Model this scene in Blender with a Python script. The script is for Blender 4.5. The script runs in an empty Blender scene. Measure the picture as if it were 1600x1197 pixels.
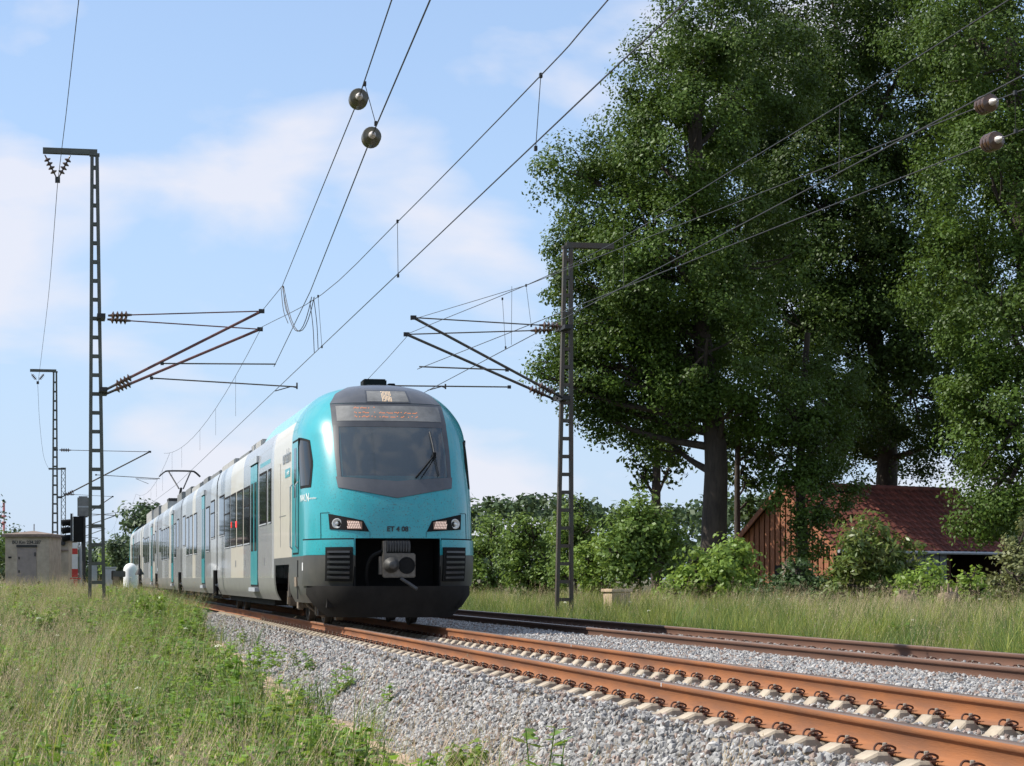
import bpy, math, random
import numpy as np
from math import radians, sin, cos, pi, tan
rng = np.random.default_rng(7)
random.seed(7)
SC = bpy.context.scene
COL = SC.collection

# ------------------------------------------------------------------ camera, sky, sun
TH = radians(11.57); FPX = 3400.0; CZ = .785; HOR = 904.0
cd = bpy.data.cameras.new('camera'); cam = bpy.data.objects.new('camera', cd); COL.objects.link(cam)
cam.location = (0, 0, CZ); cam.rotation_euler = (pi/2, 0, -TH)
cd.sensor_width = 36; cd.lens = 36*FPX/1600; cd.shift_y = (HOR-598.5)/1600
cd.clip_start = .1; cd.clip_end = 6000
cd.dof.use_dof = True; cd.dof.focus_distance = 32; cd.dof.aperture_fstop = 22
SC.camera = cam
SUN_EL = radians(44); SUN_DIR = (-cos(SUN_EL)*cos(radians(13)), cos(SUN_EL)*sin(radians(13)), sin(SUN_EL))
W = bpy.data.worlds.new('World'); SC.world = W; W.use_nodes = True
nt = W.node_tree; nt.nodes.clear(); N = nt.nodes.new; L = nt.links.new
out = N('ShaderNodeOutputWorld'); bg = N('ShaderNodeBackground'); sky = N('ShaderNodeTexSky')
sky.sky_type = 'NISHITA'; sky.sun_disc = False; sky.sun_elevation = SUN_EL
sky.sun_rotation = math.atan2(SUN_DIR[0], SUN_DIR[1]); sky.air_density = 1.0; sky.dust_density = .25; sky.ozone_density = 3.8
bg.inputs[1].default_value = .15
tc = N('ShaderNodeTexCoord'); sep = N('ShaderNodeSeparateXYZ'); L(tc.outputs['Generated'], sep.inputs[0])
mx = N('ShaderNodeMath'); mx.operation = 'MAXIMUM'; L(sep.outputs[2], mx.inputs[0]); mx.inputs[1].default_value = 0
ad = N('ShaderNodeMath'); ad.operation = 'ADD'; L(mx.outputs[0], ad.inputs[0]); ad.inputs[1].default_value = .14
dv = N('ShaderNodeVectorMath'); dv.operation = 'DIVIDE'; L(tc.outputs['Generated'], dv.inputs[0])
cb = N('ShaderNodeCombineXYZ')
for i in range(3): L(ad.outputs[0], cb.inputs[i])
L(cb.outputs[0], dv.inputs[1])
mp = N('ShaderNodeMapping'); mp.inputs['Scale'].default_value = (1, 1, 2.1); mp.inputs['Location'].default_value = (.53, .2, .12)
L(tc.outputs['Generated'], mp.inputs[0])
nz = N('ShaderNodeTexNoise'); nz.inputs['Scale'].default_value = 7.4; nz.inputs['Detail'].default_value = 6; nz.inputs['Roughness'].default_value = .46; nz.inputs['Distortion'].default_value = .2
L(mp.outputs[0], nz.inputs[0])
cr_ = N('ShaderNodeValToRGB'); cr_.color_ramp.elements[0].position = .475; cr_.color_ramp.elements[1].position = .60
cr_.color_ramp.elements[0].color = (0, 0, 0, 1); cr_.color_ramp.elements[1].color = (.8, .8, .8, 1)
L(nz.outputs[0], cr_.inputs[0])
hs = N('ShaderNodeMix'); hs.data_type = 'RGBA'; hs.inputs['B'].default_value = (4.5, 4.5, 4.9, 1)
L(cr_.outputs[0], hs.inputs['Factor'])
hz = N('ShaderNodeMapRange'); hz.inputs[1].default_value = 0; hz.inputs[2].default_value = .28; hz.inputs[3].default_value = .80; hz.inputs[4].default_value = .45; hz.interpolation_type = 'SMOOTHSTEP'; L(mx.outputs[0], hz.inputs[0])
hm = N('ShaderNodeMix'); hm.data_type = 'RGBA'; hm.inputs['B'].default_value = (2.62, 3.36, 4.7, 1); L(hz.outputs[0], hm.inputs['Factor']); L(sky.outputs[0], hm.inputs['A']); L(hm.outputs['Result'], hs.inputs['A'])
L(hs.outputs['Result'], bg.inputs[0]); L(bg.outputs[0], out.inputs[0])
sl = bpy.data.lights.new('sun', 'SUN'); sl.energy = 5.0; sl.angle = radians(.5); sl.color = (1, .95, .86)
so = bpy.data.objects.new('sun', sl); COL.objects.link(so)
import mathutils
so.rotation_euler = mathutils.Vector(SUN_DIR).to_track_quat('Z', 'Y').to_euler(); so.location = (-30, 10, 40)
SC.view_settings.view_transform = 'Standard'; SC.view_settings.look = 'None'; SC.view_settings.exposure = 0.38; SC.view_settings.gamma = 1
SC.cycles.max_bounces = 6; SC.cycles.transparent_max_bounces = 8; SC.cycles.sample_clamp_indirect = 6
SC.cycles.use_denoising = True

# ------------------------------------------------------------------ helpers
def at(px, py, Y):
    """point on the vertical plane Y = const that stands where the photo shows (px, py)"""
    k = (px-800)/FPX
    X = Y*(sin(TH)+k*cos(TH))/(cos(TH)-k*sin(TH)); D = Y*cos(TH)+X*sin(TH)
    return np.array((X, Y, CZ+(HOR-py)*D/FPX))
def atD(px, py, D):
    R = (px-800)*D/FPX
    return np.array((R*cos(TH)+D*sin(TH), D*cos(TH)-R*sin(TH), CZ+(HOR-py)*D/FPX))
def atX(px, X):
    """Y where the line X = const is seen at px"""
    k = (px-800)/FPX
    return X*(cos(TH)-k*sin(TH))/(sin(TH)+k*cos(TH))

def lin(c): return (c[0], c[1], c[2], 1)
def mat(name, color, rough=.6, metal=0, var=.15, scale=8, bump=0, bscale=60, spec=.5, color2=None, coat=0, stretch=(1, 1, 1), trans=0, rnd=0, emit=None, estr=0):
    m = bpy.data.materials.new(name); m.use_nodes = True; t = m.node_tree; p = t.nodes['Principled BSDF']
    p.inputs['Roughness'].default_value = rough; p.inputs['Metallic'].default_value = metal
    p.inputs['Specular IOR Level'].default_value = spec; p.inputs['Coat Weight'].default_value = coat
    p.inputs['Base Color'].default_value = lin(color)
    n = t.nodes.new; l = t.links.new
    tco = n('ShaderNodeTexCoord'); mpn = n('ShaderNodeMapping'); mpn.inputs['Scale'].default_value = stretch; l(tco.outputs['Object'], mpn.inputs[0])
    src = None
    if var > 0 or color2:
        nn = n('ShaderNodeTexNoise'); nn.inputs['Scale'].default_value = scale; nn.inputs['Detail'].default_value = 6; nn.inputs['Roughness'].default_value = .65; l(mpn.outputs[0], nn.inputs[0])
        rp = n('ShaderNodeValToRGB'); a = color; b = color2 or tuple(min(1, c*(1+var)) for c in color)
        a2 = color if color2 else tuple(c*(1-var) for c in color)
        rp.color_ramp.elements[0].position = .33; rp.color_ramp.elements[1].position = .67
        rp.color_ramp.elements[0].color = lin(a2); rp.color_ramp.elements[1].color = lin(b); l(nn.outputs[0], rp.inputs[0]); src = rp.outputs[0]
    if rnd > 0:
        oi = n('ShaderNodeObjectInfo'); hsv = n('ShaderNodeHueSaturation'); mr = n('ShaderNodeMapRange')
        mr.inputs[3].default_value = 1-rnd; mr.inputs[4].default_value = 1+rnd; l(oi.outputs['Random'], mr.inputs[0]); l(mr.outputs[0], hsv.inputs['Value'])
        if src: l(src, hsv.inputs['Color'])
        else: hsv.inputs['Color'].default_value = lin(color)
        src = hsv.outputs[0]
    if src: l(src, p.inputs['Base Color'])
    if bump > 0:
        nb = n('ShaderNodeTexNoise'); nb.inputs['Scale'].default_value = bscale; nb.inputs['Detail'].default_value = 4; l(mpn.outputs[0], nb.inputs[0])
        bp = n('ShaderNodeBump'); bp.inputs['Strength'].default_value = bump; bp.inputs['Distance'].default_value = .02; l(nb.outputs[0], bp.inputs['Height']); l(bp.outputs[0], p.inputs['Normal'])
    if trans > 0:
        tr = n('ShaderNodeBsdfTranslucent'); ms = n('ShaderNodeMixShader'); ms.inputs[0].default_value = trans
        hv = n('ShaderNodeHueSaturation'); hv.inputs['Value'].default_value = 1.3; hv.inputs['Hue'].default_value = .485
        if src: l(src, hv.inputs['Color'])
        else: hv.inputs['Color'].default_value = lin(color)
        l(hv.outputs[0], tr.inputs[0]); l(p.outputs[0], ms.inputs[1]); l(tr.outputs[0], ms.inputs[2]); l(ms.outputs[0], t.nodes['Material Output'].inputs[0])
    if emit:
        p.inputs['Emission Color'].default_value = lin(emit); p.inputs['Emission Strength'].default_value = estr
    return m
M = {}

WL = {}
def tag(o, label=None, cat=None, group=None, kind=None):
    if label: o['label'] = label
    if cat: o['category'] = cat
    if group: o['group'] = group
    if kind: o['kind'] = kind
    return o
def thing(name, label, cat, loc=(0, 0, 0), group=None, kind=None):
    o = bpy.data.objects.new(name, None); o.empty_display_size = .2; COL.objects.link(o); o.location = loc; WL[o] = np.array(loc, float)
    return tag(o, label, cat, group, kind)
def link(o, parent, wloc):
    """link o so that its origin is at world wloc"""
    COL.objects.link(o)
    if parent is not None:
        o.parent = parent; o.location = tuple(np.array(wloc)-WL[parent])
    else: o.location = tuple(wloc)
    WL[o] = np.array(wloc, float); return o
def fastmesh(name, V, Fq, k, mats, smooth=False, mi=None):
    me = bpy.data.meshes.new(name); V = np.asarray(V, np.float32); Fq = np.asarray(Fq, np.int32)
    me.vertices.add(len(V)); me.vertices.foreach_set('co', V.ravel())
    nf = len(Fq); me.loops.add(nf*k); me.loops.foreach_set('vertex_index', Fq.ravel())
    me.polygons.add(nf); me.polygons.foreach_set('loop_start', np.arange(0, nf*k, k, dtype=np.int32))
    for m in (mats if isinstance(mats, (list, tuple)) else [mats]): me.materials.append(m)
    if smooth: me.polygons.foreach_set('use_smooth', np.ones(nf, bool))
    if mi is not None: me.polygons.foreach_set('material_index', np.asarray(mi, np.int32))
    me.update(calc_edges=True); me.validate(); return me

class MB:
    def __init__(s): s.v = []; s.f = []; s.m = []
    def add(s, vs, fs, mi=0):
        b = len(s.v); s.v += [tuple(map(float, v)) for v in vs]
        for f in fs: s.f.append(tuple(i+b for i in f)); s.m.append(mi)
        return s
    def box(s, c, size, ax=None, mi=0, taper=1.0):
        c = np.array(c, float); h = np.array(size, float)/2
        A = np.eye(3) if ax is None else np.array(ax, float)
        vs = []
        for dz in (-1, 1):
            k = taper if dz > 0 else 1
            for dx, dy in ((-1, -1), (1, -1), (1, 1), (-1, 1)):
                vs.append(c+A[0]*dx*h[0]*k+A[1]*dy*h[1]*k+A[2]*dz*h[2])
        return s.add(vs, [(3, 2, 1, 0), (4, 5, 6, 7), (0, 1, 5, 4), (1, 2, 6, 5), (2, 3, 7, 6), (3, 0, 4, 7)], mi)
    def bar(s, p0, p1, w, h, mi=0):
        p0 = np.array(p0, float); p1 = np.array(p1, float); d = p1-p0; Ln = np.linalg.norm(d); d = d/Ln
        up = np.array((0, 0, 1.)) if abs(d[2]) < .95 else np.array((0, 1., 0))
        a = np.cross(d, up); a /= np.linalg.norm(a); b = np.cross(a, d)
        return s.box((p0+p1)/2, (w, h, Ln), (a, b, d), mi)
    def tube(s, path, r, n=6, mi=0, cap=True):
        P = np.array(path, float); m = len(P); r = np.broadcast_to(np.array(r, float), (m,))
        T = np.gradient(P, axis=0); T /= np.linalg.norm(T, axis=1)[:, None]+1e-12
        ref = np.array((0, 0, 1.)) if abs(T[0][2]) < .9 else np.array((1., 0, 0))
        vs = []; 
        for i in range(m):
            a = np.cross(T[i], ref); a /= np.linalg.norm(a)+1e-12; b = np.cross(T[i], a); ref = -np.cross(T[i], a) if False else ref
            for j in range(n):
                q = 2*pi*j/n; vs.append(P[i]+r[i]*(a*cos(q)+b*sin(q)))
        fs = [(i*n+j, i*n+(j+1) % n, (i+1)*n+(j+1) % n, (i+1)*n+j) for i in range(m-1) for j in range(n)]
        if cap: fs += [tuple(range(n))[::-1], tuple((m-1)*n+j for j in range(n))]
        return s.add(vs, fs, mi)
    def lathe(s, p, axis, prof, n=12, mi=0):
        """prof: (t along axis, radius)"""
        p = np.array(p, float); d = np.array(axis, float); d /= np.linalg.norm(d)
        ref = np.array((0, 0, 1.)) if abs(d[2]) < .9 else np.array((1., 0, 0))
        a = np.cross(d, ref); a /= np.linalg.norm(a); b = np.cross(d, a); vs = []
        for t, r in prof:
            for j in range(n): q = 2*pi*j/n; vs.append(p+d*t+r*(a*cos(q)+b*sin(q)))
        m = len(prof)
        fs = [(i*n+j, i*n+(j+1) % n, (i+1)*n+(j+1) % n, (i+1)*n+j) for i in range(m-1) for j in range(n)]
        fs += [tuple(range(n))[::-1], tuple((m-1)*n+j for j in range(n))]
        return s.add(vs, fs, mi)
    def prism(s, poly, vec, mi=0):
        """poly: 3d polygon, extruded by vec"""
        P = [np.array(p, float) for p in poly]; v = np.array(vec, float); n = len(P)
        vs = P+[p+v for p in P]
        fs = [tuple(range(n))[::-1], tuple(range(n, 2*n))]+[(i, (i+1) % n, n+(i+1) % n, n+i) for i in range(n)]
        return s.add(vs, fs, mi)
    def build(s, name, mats, parent=None, smooth=False, loc=None, bevel=0):
        w = WL[parent] if parent is not None else np.array(loc if loc is not None else (0, 0, 0), float)
        me = bpy.data.meshes.new(name); V = np.array(s.v)-w
        me.from_pydata([tuple(v) for v in V], [], s.f)
        for m in (mats if isinstance(mats, (list, tuple)) else [mats]): me.materials.append(m)
        me.polygons.foreach_set('material_index', np.array(s.m, np.int32))
        if smooth: me.polygons.foreach_set('use_smooth', np.ones(len(me.polygons), bool))
        import bmesh
        bm = bmesh.new(); bm.from_mesh(me); bmesh.ops.recalc_face_normals(bm, faces=bm.faces)
        if bevel > 0: bmesh.ops.bevel(bm, geom=list(bm.edges), offset=bevel, segments=2, affect='EDGES', clamp_overlap=True)
        bm.to_mesh(me); bm.free()
        if smooth:
            try: me.set_sharp_from_angle(angle=radians(40))
            except Exception: pass
        o = bpy.data.objects.new(name, me); return link(o, parent, w)

def share(name, me, wloc, parent=None, rot=None, scale=None):
    o = bpy.data.objects.new(name, me); link(o, parent, wloc)
    if rot is not None: o.rotation_euler = rot
    if scale is not None: o.scale = scale
    return o
def text_mesh(txt, size, mate, extr=.002, align='CENTER', bold=0.):
    c = bpy.data.curves.new('t', 'FONT'); c.body = txt; c.size = size; c.extrude = extr; c.offset = bold; c.align_x = align; c.align_y = 'CENTER'
    o = bpy.data.objects.new('t', c); COL.objects.link(o); bpy.context.view_layer.update()
    me = bpy.data.meshes.new_from_object(o.evaluated_get(bpy.context.evaluated_depsgraph_get()))
    bpy.data.objects.remove(o); me.materials.clear(); me.materials.append(mate); return me
def catmull(P, n):
    P = np.array(P, float); P = np.vstack([2*P[0]-P[1], P, 2*P[-1]-P[-2]]); o = []
    for i in range(1, len(P)-2):
        t = np.linspace(0, 1, n, endpoint=False)[:, None]; a, b, c, d = P[i-1], P[i], P[i+1], P[i+2]
        o.append(.5*(2*b+(c-a)*t+(2*a-5*b+4*c-d)*t*t+(3*b-a-3*c+d)*t**3))
    return np.vstack(o+[P[-2][None]])

# ------------------------------------------------------------------ materials
M['soil'] = mat('soil', (.10, .078, .048), .95, var=.3, scale=3, bump=.4, bscale=30, color2=(.10, .10, .045))
M['ballast'] = mat('ballast_fines', (.13, .125, .12), .95, var=.4, scale=30, bump=.8, bscale=60)
M['sand'] = mat('sandy_path', (.42, .30, .21), .95, var=.2, scale=14, bump=.3, bscale=80)
M['stone'] = mat('ballast_stone', (.335, .325, .31), .85, var=.25, scale=25, bump=.3, bscale=90, rnd=.42)
M['stone_r'] = mat('reddish_stone', (.27, .205, .17), .85, var=.25, scale=25, bump=.3, bscale=90, rnd=.35)
M['rust'] = mat('rail_rust', (.31, .113, .034), .8, var=.25, scale=7, bump=.15, bscale=120, color2=(.17, .072, .034), stretch=(1, .12, 1))
M['railhead'] = mat('rail_head', (.23, .15, .105), .38, .5, var=.2, scale=8, stretch=(1, .1, 1))
M['rust2'] = mat('rail_rust_dark', (.145, .068, .040), .75, var=.25, scale=5, bump=.15, bscale=120, color2=(.10, .05, .032), stretch=(1, .12, 1))
M['railhead2'] = mat('rail_head_worn', (.24, .16, .115), .4, .4, var=.2, scale=8, stretch=(1, .1, 1))
M['clip'] = mat('clip_rust', (.075, .028, .016), .7, var=.4, scale=40)
M['bolt'] = mat('bolt_steel', (.30, .26, .21), .6, .3, var=.2, scale=40)
M['sleeper'] = mat('sleeper_concrete', (.36, .30, .225), .9, var=.2, scale=9, bump=.15, bscale=90, rnd=.08)
M['mast_l'] = mat('mast_paint', (.085, .09, .075), .6, .2, var=.2, scale=6)
M['mast_r'] = mat('mast_brown', (.085, .06, .045), .65, .2, var=.3, scale=3, color2=(.07, .068, .055))
M['tube_red'] = mat('arm_oxide', (.12, .05, .045), .55, .3, var=.2, scale=6)
M['insul'] = mat('porcelain_brown', (.075, .04, .022), .18, var=.15, scale=10, spec=.7)
M['insul_g'] = mat('porcelain_olive', (.07, .06, .03), .22, var=.15, scale=10, spec=.7)
M['cap'] = mat('cap_metal', (.55, .5, .46), .5, .3, var=.1)
M['wire'] = mat('wire', (.045, .042, .04), .5, .4, var=0)
M['iron'] = mat('dark_iron', (.03, .03, .03), .6, .3, var=.2)
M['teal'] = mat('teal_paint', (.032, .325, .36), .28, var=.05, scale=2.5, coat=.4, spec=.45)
def dirty_teal():
    m = M['teal']; t = m.node_tree; n = t.nodes.new; l = t.links.new; p = t.nodes['Principled BSDF']
    tc = n('ShaderNodeTexCoord'); ns = n('ShaderNodeTexNoise'); ns.inputs['Scale'].default_value = 45; ns.inputs['Detail'].default_value = 3; l(tc.outputs['Object'], ns.inputs[0])
    sx = n('ShaderNodeSeparateXYZ'); l(tc.outputs['Object'], sx.inputs[0])
    mr = n('ShaderNodeMapRange'); mr.inputs[1].default_value = 1.4; mr.inputs[2].default_value = -.2; mr.inputs[3].default_value = 0; mr.inputs[4].default_value = 1; l(sx.outputs[1], mr.inputs[0])
    rp = n('ShaderNodeValToRGB'); rp.color_ramp.elements[0].position = .57; rp.color_ramp.elements[1].position = .68
    l(ns.outputs[0], rp.inputs[0]); mu = n('ShaderNodeMath'); mu.operation = 'MULTIPLY'; l(rp.outputs[0], mu.inputs[0]); l(mr.outputs[0], mu.inputs[1])
    mi = n('ShaderNodeMix'); mi.data_type = 'RGBA'; mi.inputs['B'].default_value = (.05, .10, .09, 1)
    src = p.inputs['Base Color'].links[0].from_socket; l(src, mi.inputs['A']); l(mu.outputs[0], mi.inputs['Factor']); l(mi.outputs['Result'], p.inputs['Base Color'])
dirty_teal()
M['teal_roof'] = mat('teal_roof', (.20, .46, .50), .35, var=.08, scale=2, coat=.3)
M['roof'] = mat('roof_grey_blue', (.42, .50, .54), .4, var=.1, scale=2)
M['cream'] = mat('cream_paint', (.58, .54, .455), .3, var=.04, scale=3, coat=.3)
M['silver'] = mat('silver_paint', (.39, .395, .395), .25, .25, var=.05, scale=2, coat=.3)
M['lightgrey'] = mat('light_grey_paint', (.48, .49, .495), .25, .1, var=.05, scale=2, coat=.3)
M['midgrey'] = mat('mid_grey_paint', (.30, .302, .302), .28, .25, var=.05, scale=2, coat=.3)
M['skirt'] = mat('skirt_grey', (.058, .059, .056), .5, var=.2, scale=4, color2=(.082, .079, .07))
M['skirt_l'] = mat('skirt_light', (.18, .178, .165), .45, var=.12, scale=4)
M['blackp'] = mat('black_mask', (.045, .047, .052), .35, var=.12, scale=6, coat=.2)
M['charcoal'] = mat('charcoal_cap', (.075, .078, .085), .35, var=.1, scale=5, coat=.2)
M['black'] = mat('black_rubber', (.010, .010, .010), .8, var=.2, spec=.2)
M['plow'] = mat('plow_black', (.016, .0145, .013), .85, var=.25, scale=4, spec=.2)
M['under'] = mat('underframe_grime', (.05, .042, .034), .85, var=.35, scale=8)
M['grime'] = mat('brown_grime', (.16, .125, .09), .85, var=.35, scale=8)
M['glassd'] = mat('tinted_glass', (.014, .016, .017), .04, var=0, spec=.22)
M['frame'] = mat('window_rubber', (.025, .025, .026), .95, var=0, spec=.05)
M['equip'] = mat('roof_equipment', (.16, .16, .155), .6, var=.25, scale=5)
M['equip_l'] = mat('roof_equipment_pale', (.33, .32, .30), .6, var=.2, scale=5)
M['led'] = mat('amber_led', (.3, .08, .03), .5, var=0, emit=(1, .33, .12), estr=.55)
M['ledw'] = mat('pale_amber_led', (.4, .3, .2), .5, var=0, emit=(1, .72, .45), estr=.8)
M['reflector'] = mat('lamp_reflector', (.75, .6, .5), .3, .5, var=0, emit=(1, .62, .42), estr=.3)
M['reflgap'] = mat('lamp_ridge', (.30, .17, .11), .4, .2, var=0)
M['lampglass'] = mat('lamp_lens', (.62, .61, .57), .2, .2, var=0)
M['lampcore'] = mat('lamp_core', (.75, .74, .70), .1, .5, var=0)
M['steel'] = mat('coupler_steel', (.14, .125, .105), .55, .5, var=.25, scale=20)
M['steel_d'] = mat('coupler_dark', (.07, .068, .065), .5, .4, var=.25, scale=20)
M['white'] = mat('white_paint', (.78, .78, .76), .5, var=.05)
M['letter'] = mat('letter_dark', (.02, .022, .024), .5, var=0)
M['letter_grey'] = mat('letter_grey', (.22, .25, .28), .5, var=0)
M['redlamp'] = mat('red_light', (.6, .02, .02), .4, var=0, emit=(1, .05, .04), estr=.9)
M['oak'] = mat('oak_leaf', (.049, .085, .013), .5, var=.4, scale=.5, trans=.24, spec=.25)
M['oak2'] = mat('oak_leaf_bright', (.066, .113, .016), .5, var=.4, scale=.5, trans=.26, spec=.25)
M['leafy'] = mat('shrub_leaf', (.13, .205, .04), .5, var=.35, scale=1.2, trans=.35, spec=.35)
M['leafy_b'] = mat('bright_leaf', (.185, .28, .05), .5, var=.3, scale=1.5, trans=.38, spec=.35)
M['leafy_d'] = mat('dark_leaf', (.055, .10, .028), .5, var=.3, scale=1, trans=.25, spec=.35)
M['leafy_o'] = mat('olive_leaf', (.15, .165, .055), .55, var=.3, scale=1.2, trans=.3)
M['leafy_y'] = mat('yellow_leaf', (.20, .30, .045), .45, var=.3, scale=1.5, trans=.4, spec=.4)
M['leafy_r'] = mat('cherry_leaf', (.105, .185, .035), .4, var=.3, scale=2.5, trans=.32, spec=.4, color2=(.16, .165, .045))
M['farleaf'] = mat('far_leaf', (.06, .10, .035), .6, var=.35, scale=.25, trans=.2)
M['bark'] = mat('bark', (.055, .042, .032), .95, var=.35, scale=6, bump=.8, bscale=18, stretch=(1, 1, .25))
M['g_green'] = mat('grass_green', (.125, .19, .03), .6, var=0, trans=.35, rnd=.35)
M['g_dry'] = mat('grass_dry', (.58, .46, .28), .75, var=0, trans=.25, rnd=.3)
M['g_pink'] = mat('grass_seed', (.46, .36, .22), .8, var=0, trans=.2, rnd=.3)
M['g_dark'] = mat('grass_dark', (.075, .15, .03), .6, var=0, trans=.3, rnd=.3)
M['g_yellow'] = mat('grass_yellow', (.27, .30, .06), .6, var=0, trans=.35, rnd=.3)
M['g_weed'] = mat('weed_leaf', (.165, .28, .035), .5, var=.3, scale=12, trans=.4, rnd=.3)
M['g_flower'] = mat('white_flower', (.72, .72, .55), .7, var=0, trans=.2)
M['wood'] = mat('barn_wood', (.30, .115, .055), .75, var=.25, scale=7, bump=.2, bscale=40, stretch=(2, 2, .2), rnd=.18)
M['wood_d'] = mat('barn_gap_shaded_wood', (.05, .022, .014), .9, var=.2)
M['tile'] = mat('roof_tile', (.135, .036, .023), .8, var=.5, scale=2.2, bump=.2, bscale=30, rnd=.25)
M['sheet'] = mat('grey_sheet', (.10, .11, .125), .5, .2, var=.1)
M['dark'] = mat('dark_interior', (.012, .012, .012), .9, var=0)
M['concrete'] = mat('hut_concrete', (.40, .335, .265), .92, var=.18, scale=3, bump=.15, bscale=50)
M['hutdoor'] = mat('hut_door', (.27, .225, .205), .7, var=.12, scale=4)
M['hutroof'] = mat('hut_roof', (.20, .15, .12), .9, var=.25, scale=5)
M['box_tan'] = mat('cable_box', (.50, .38, .26), .85, var=.2, scale=6, bump=.2, bscale=40)
M['galv'] = mat('galvanised', (.36, .38, .40), .55, .2, var=.12)
M['redp'] = mat('red_paint', (.55, .04, .03), .5, var=.1)
M['pinkmast'] = mat('far_mast_red', (.55, .20, .20), .7, var=.1)
M['farwhite'] = mat('far_mast_white', (.75, .73, .72), .7, var=.05)
M['stump'] = mat('stump_wood', (.20, .145, .105), .95, var=.4, scale=9, bump=.8, bscale=30)
M['skin'] = mat('skin', (.50, .28, .20), .6, var=.05)
M['shirt'] = mat('shirt', (.10, .14, .22), .8, var=.1)
def glass_front():
    m = bpy.data.materials.new('windscreen_glass'); m.use_nodes = True; t = m.node_tree; p = t.nodes['Principled BSDF']
    p.inputs['Base Color'].default_value = (.085, .105, .12, 1); p.inputs['Roughness'].default_value = .06; p.inputs['Specular IOR Level'].default_value = .9; p.inputs['Coat Weight'].default_value = .5  # grey-blue base puts the reflected sky and dust into the glass colour
    tr = t.nodes.new('ShaderNodeBsdfTransparent'); tr.inputs[0].default_value = (.55, .6, .62, 1)
    ms = t.nodes.new('ShaderNodeMixShader'); ms.inputs[0].default_value = .42
    t.links.new(p.outputs[0], ms.inputs[1]); t.links.new(tr.outputs[0], ms.inputs[2]); t.links.new(ms.outputs[0], t.nodes['Material Output'].inputs[0]); return m
M['wind'] = glass_front()

# ------------------------------------------------------------------ terrain
T1, T2, GA = 5.2, 9.0, .7525          # track centres, half distance of rail centres
def sstep(a, b, x): t = np.clip((x-a)/(b-a), 0, 1); return t*t*(3-2*t)
def zleft(X, Y):
    z = -.78+.70*sstep(22, 66, Y)
    return z+.16*sstep(1.5, -3, X)*(1-sstep(60, 85, Y))+.03*np.sin(X*1.9+Y*.7)+.025*np.sin(Y*1.3-X)
def zright(X, Y):
    return -.62+.28*sstep(11, 17, X)+.03*np.sin(X*1.1+Y*.6)+.03*np.sin(Y*.9-X*.7)
def gz(X, Y):
    X = np.asarray(X, float); Y = np.asarray(Y, float)
    return np.where(X < 6, zleft(X, Y), zright(X, Y))
def grid(xs, ys, zf, zmin=None):
    Xg, Yg = np.meshgrid(xs, ys); Z = zf(Xg, Yg); nx, ny = len(xs), len(ys)
    V = np.stack([Xg, Yg, Z], -1).reshape(-1, 3); i = np.arange(nx-1)[None, :]+np.arange(ny-1)[:, None]*nx
    return V, np.stack([i, i+1, i+1+nx, i+nx], -1).reshape(-1, 4)
xs = np.concatenate([-np.geomspace(2500, 14, 16), np.arange(-12, 30.1, .5), np.geomspace(33, 2500, 16)])
ys = np.concatenate([[-60, -30, -12], np.arange(-4, 110, .75), np.geomspace(112, 4000, 24)])
def zground(X, Y):
    z = gz(X, Y); bed = (X > 3.6) & (X < 10.8); return np.where(bed, np.minimum(z, -.55), z)
V, Fq = grid(xs, ys, zground)
g = share('ground', fastmesh('ground', V, Fq, 4, M['soil'], True), (0, 0, 0)); tag(g, kind='structure')
# ballast bed (cross profile follows both tracks)
def zbed(X, Y):
    zl = zleft(np.full_like(X, 3.0), Y); zr = zright(np.full_like(X, 11.7), Y)
    z = np.full_like(X, -.240)
    z = np.where(X < 3.85, -.22+(zl+.0-(-.22))*np.clip((3.85-X)/.85, 0, 1), z)
    z = np.where((X > 6.4) & (X < 10.4), -.240+.107*sstep(6.4, 6.9, X)-.02*sstep(8.1, 8.3, X), z)
    z = np.where(X > 10.4, -.22+(zr-(-.22))*np.clip((X-10.4)/1.2, 0, 1), z)
    z = np.where(X < 2.9, zl-.06, z); z = np.where(X > 11.7, zr-.06, z)
    return z
bx = np.concatenate([[2.7], np.arange(2.95, 3.95, .15), np.arange(4.1, 10.5, .3), np.arange(10.45, 11.7, .2), [11.95]])
V, Fq = grid(bx, np.concatenate([np.arange(-6, 60, 1.), np.arange(60, 420, 12.)]), zbed)
bb = share('ballast_bed', fastmesh('ballast_bed', V, Fq, 4, M['ballast'], True), (0, 0, 0)); tag(bb, kind='structure')
# sandy strip beside the ballast foot
V, Fq = grid(np.linspace(1.9, 3.05, 14), np.arange(6, 46, .4), lambda X, Y: zleft(X, Y)+.012-.06*sstep(2.45, 2.0, X+.12*np.sin(Y*1.7)+.1*np.sin(Y*4.3))+.012*np.sin(Y*5+X*9))
sp_ = share('sandy_path', fastmesh('sandy_path', V, Fq, 4, M['sand'], True), (0, 0, 0)); tag(sp_, kind='structure')

# ------------------------------------------------------------------ tracks
SPC = .58
def rail_profile():
    h = [(.036, -.006), (.030, 0), (-.030, 0), (-.036, -.006), (-.0365, -.034), (-.022, -.046), (-.0085, -.060), (-.0085, -.132), (-.020, -.150), (-.075, -.161), (-.075, -.172)]
    return h+[(-x, z) for x, z in h[::-1][:9]]
RP = rail_profile()
def rail_mesh(y0, y1, mats):
    n = len(RP); ysr = np.concatenate([np.arange(y0, 60, 4.), np.arange(60, y1+1, 30.)])
    V = [(x, y, z) for y in ysr for x, z in RP]; F = []; mi = []
    for i in range(len(ysr)-1):
        for j in range(n):
            F.append((i*n+j, i*n+(j+1) % n, (i+1)*n+(j+1) % n, (i+1)*n+j)); mi.append(1 if (RP[j][1] > -.03 and RP[(j+1) % n][1] > -.03) else 0)
    return fastmesh('rail', V, F, 4, mats, False, mi)
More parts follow.
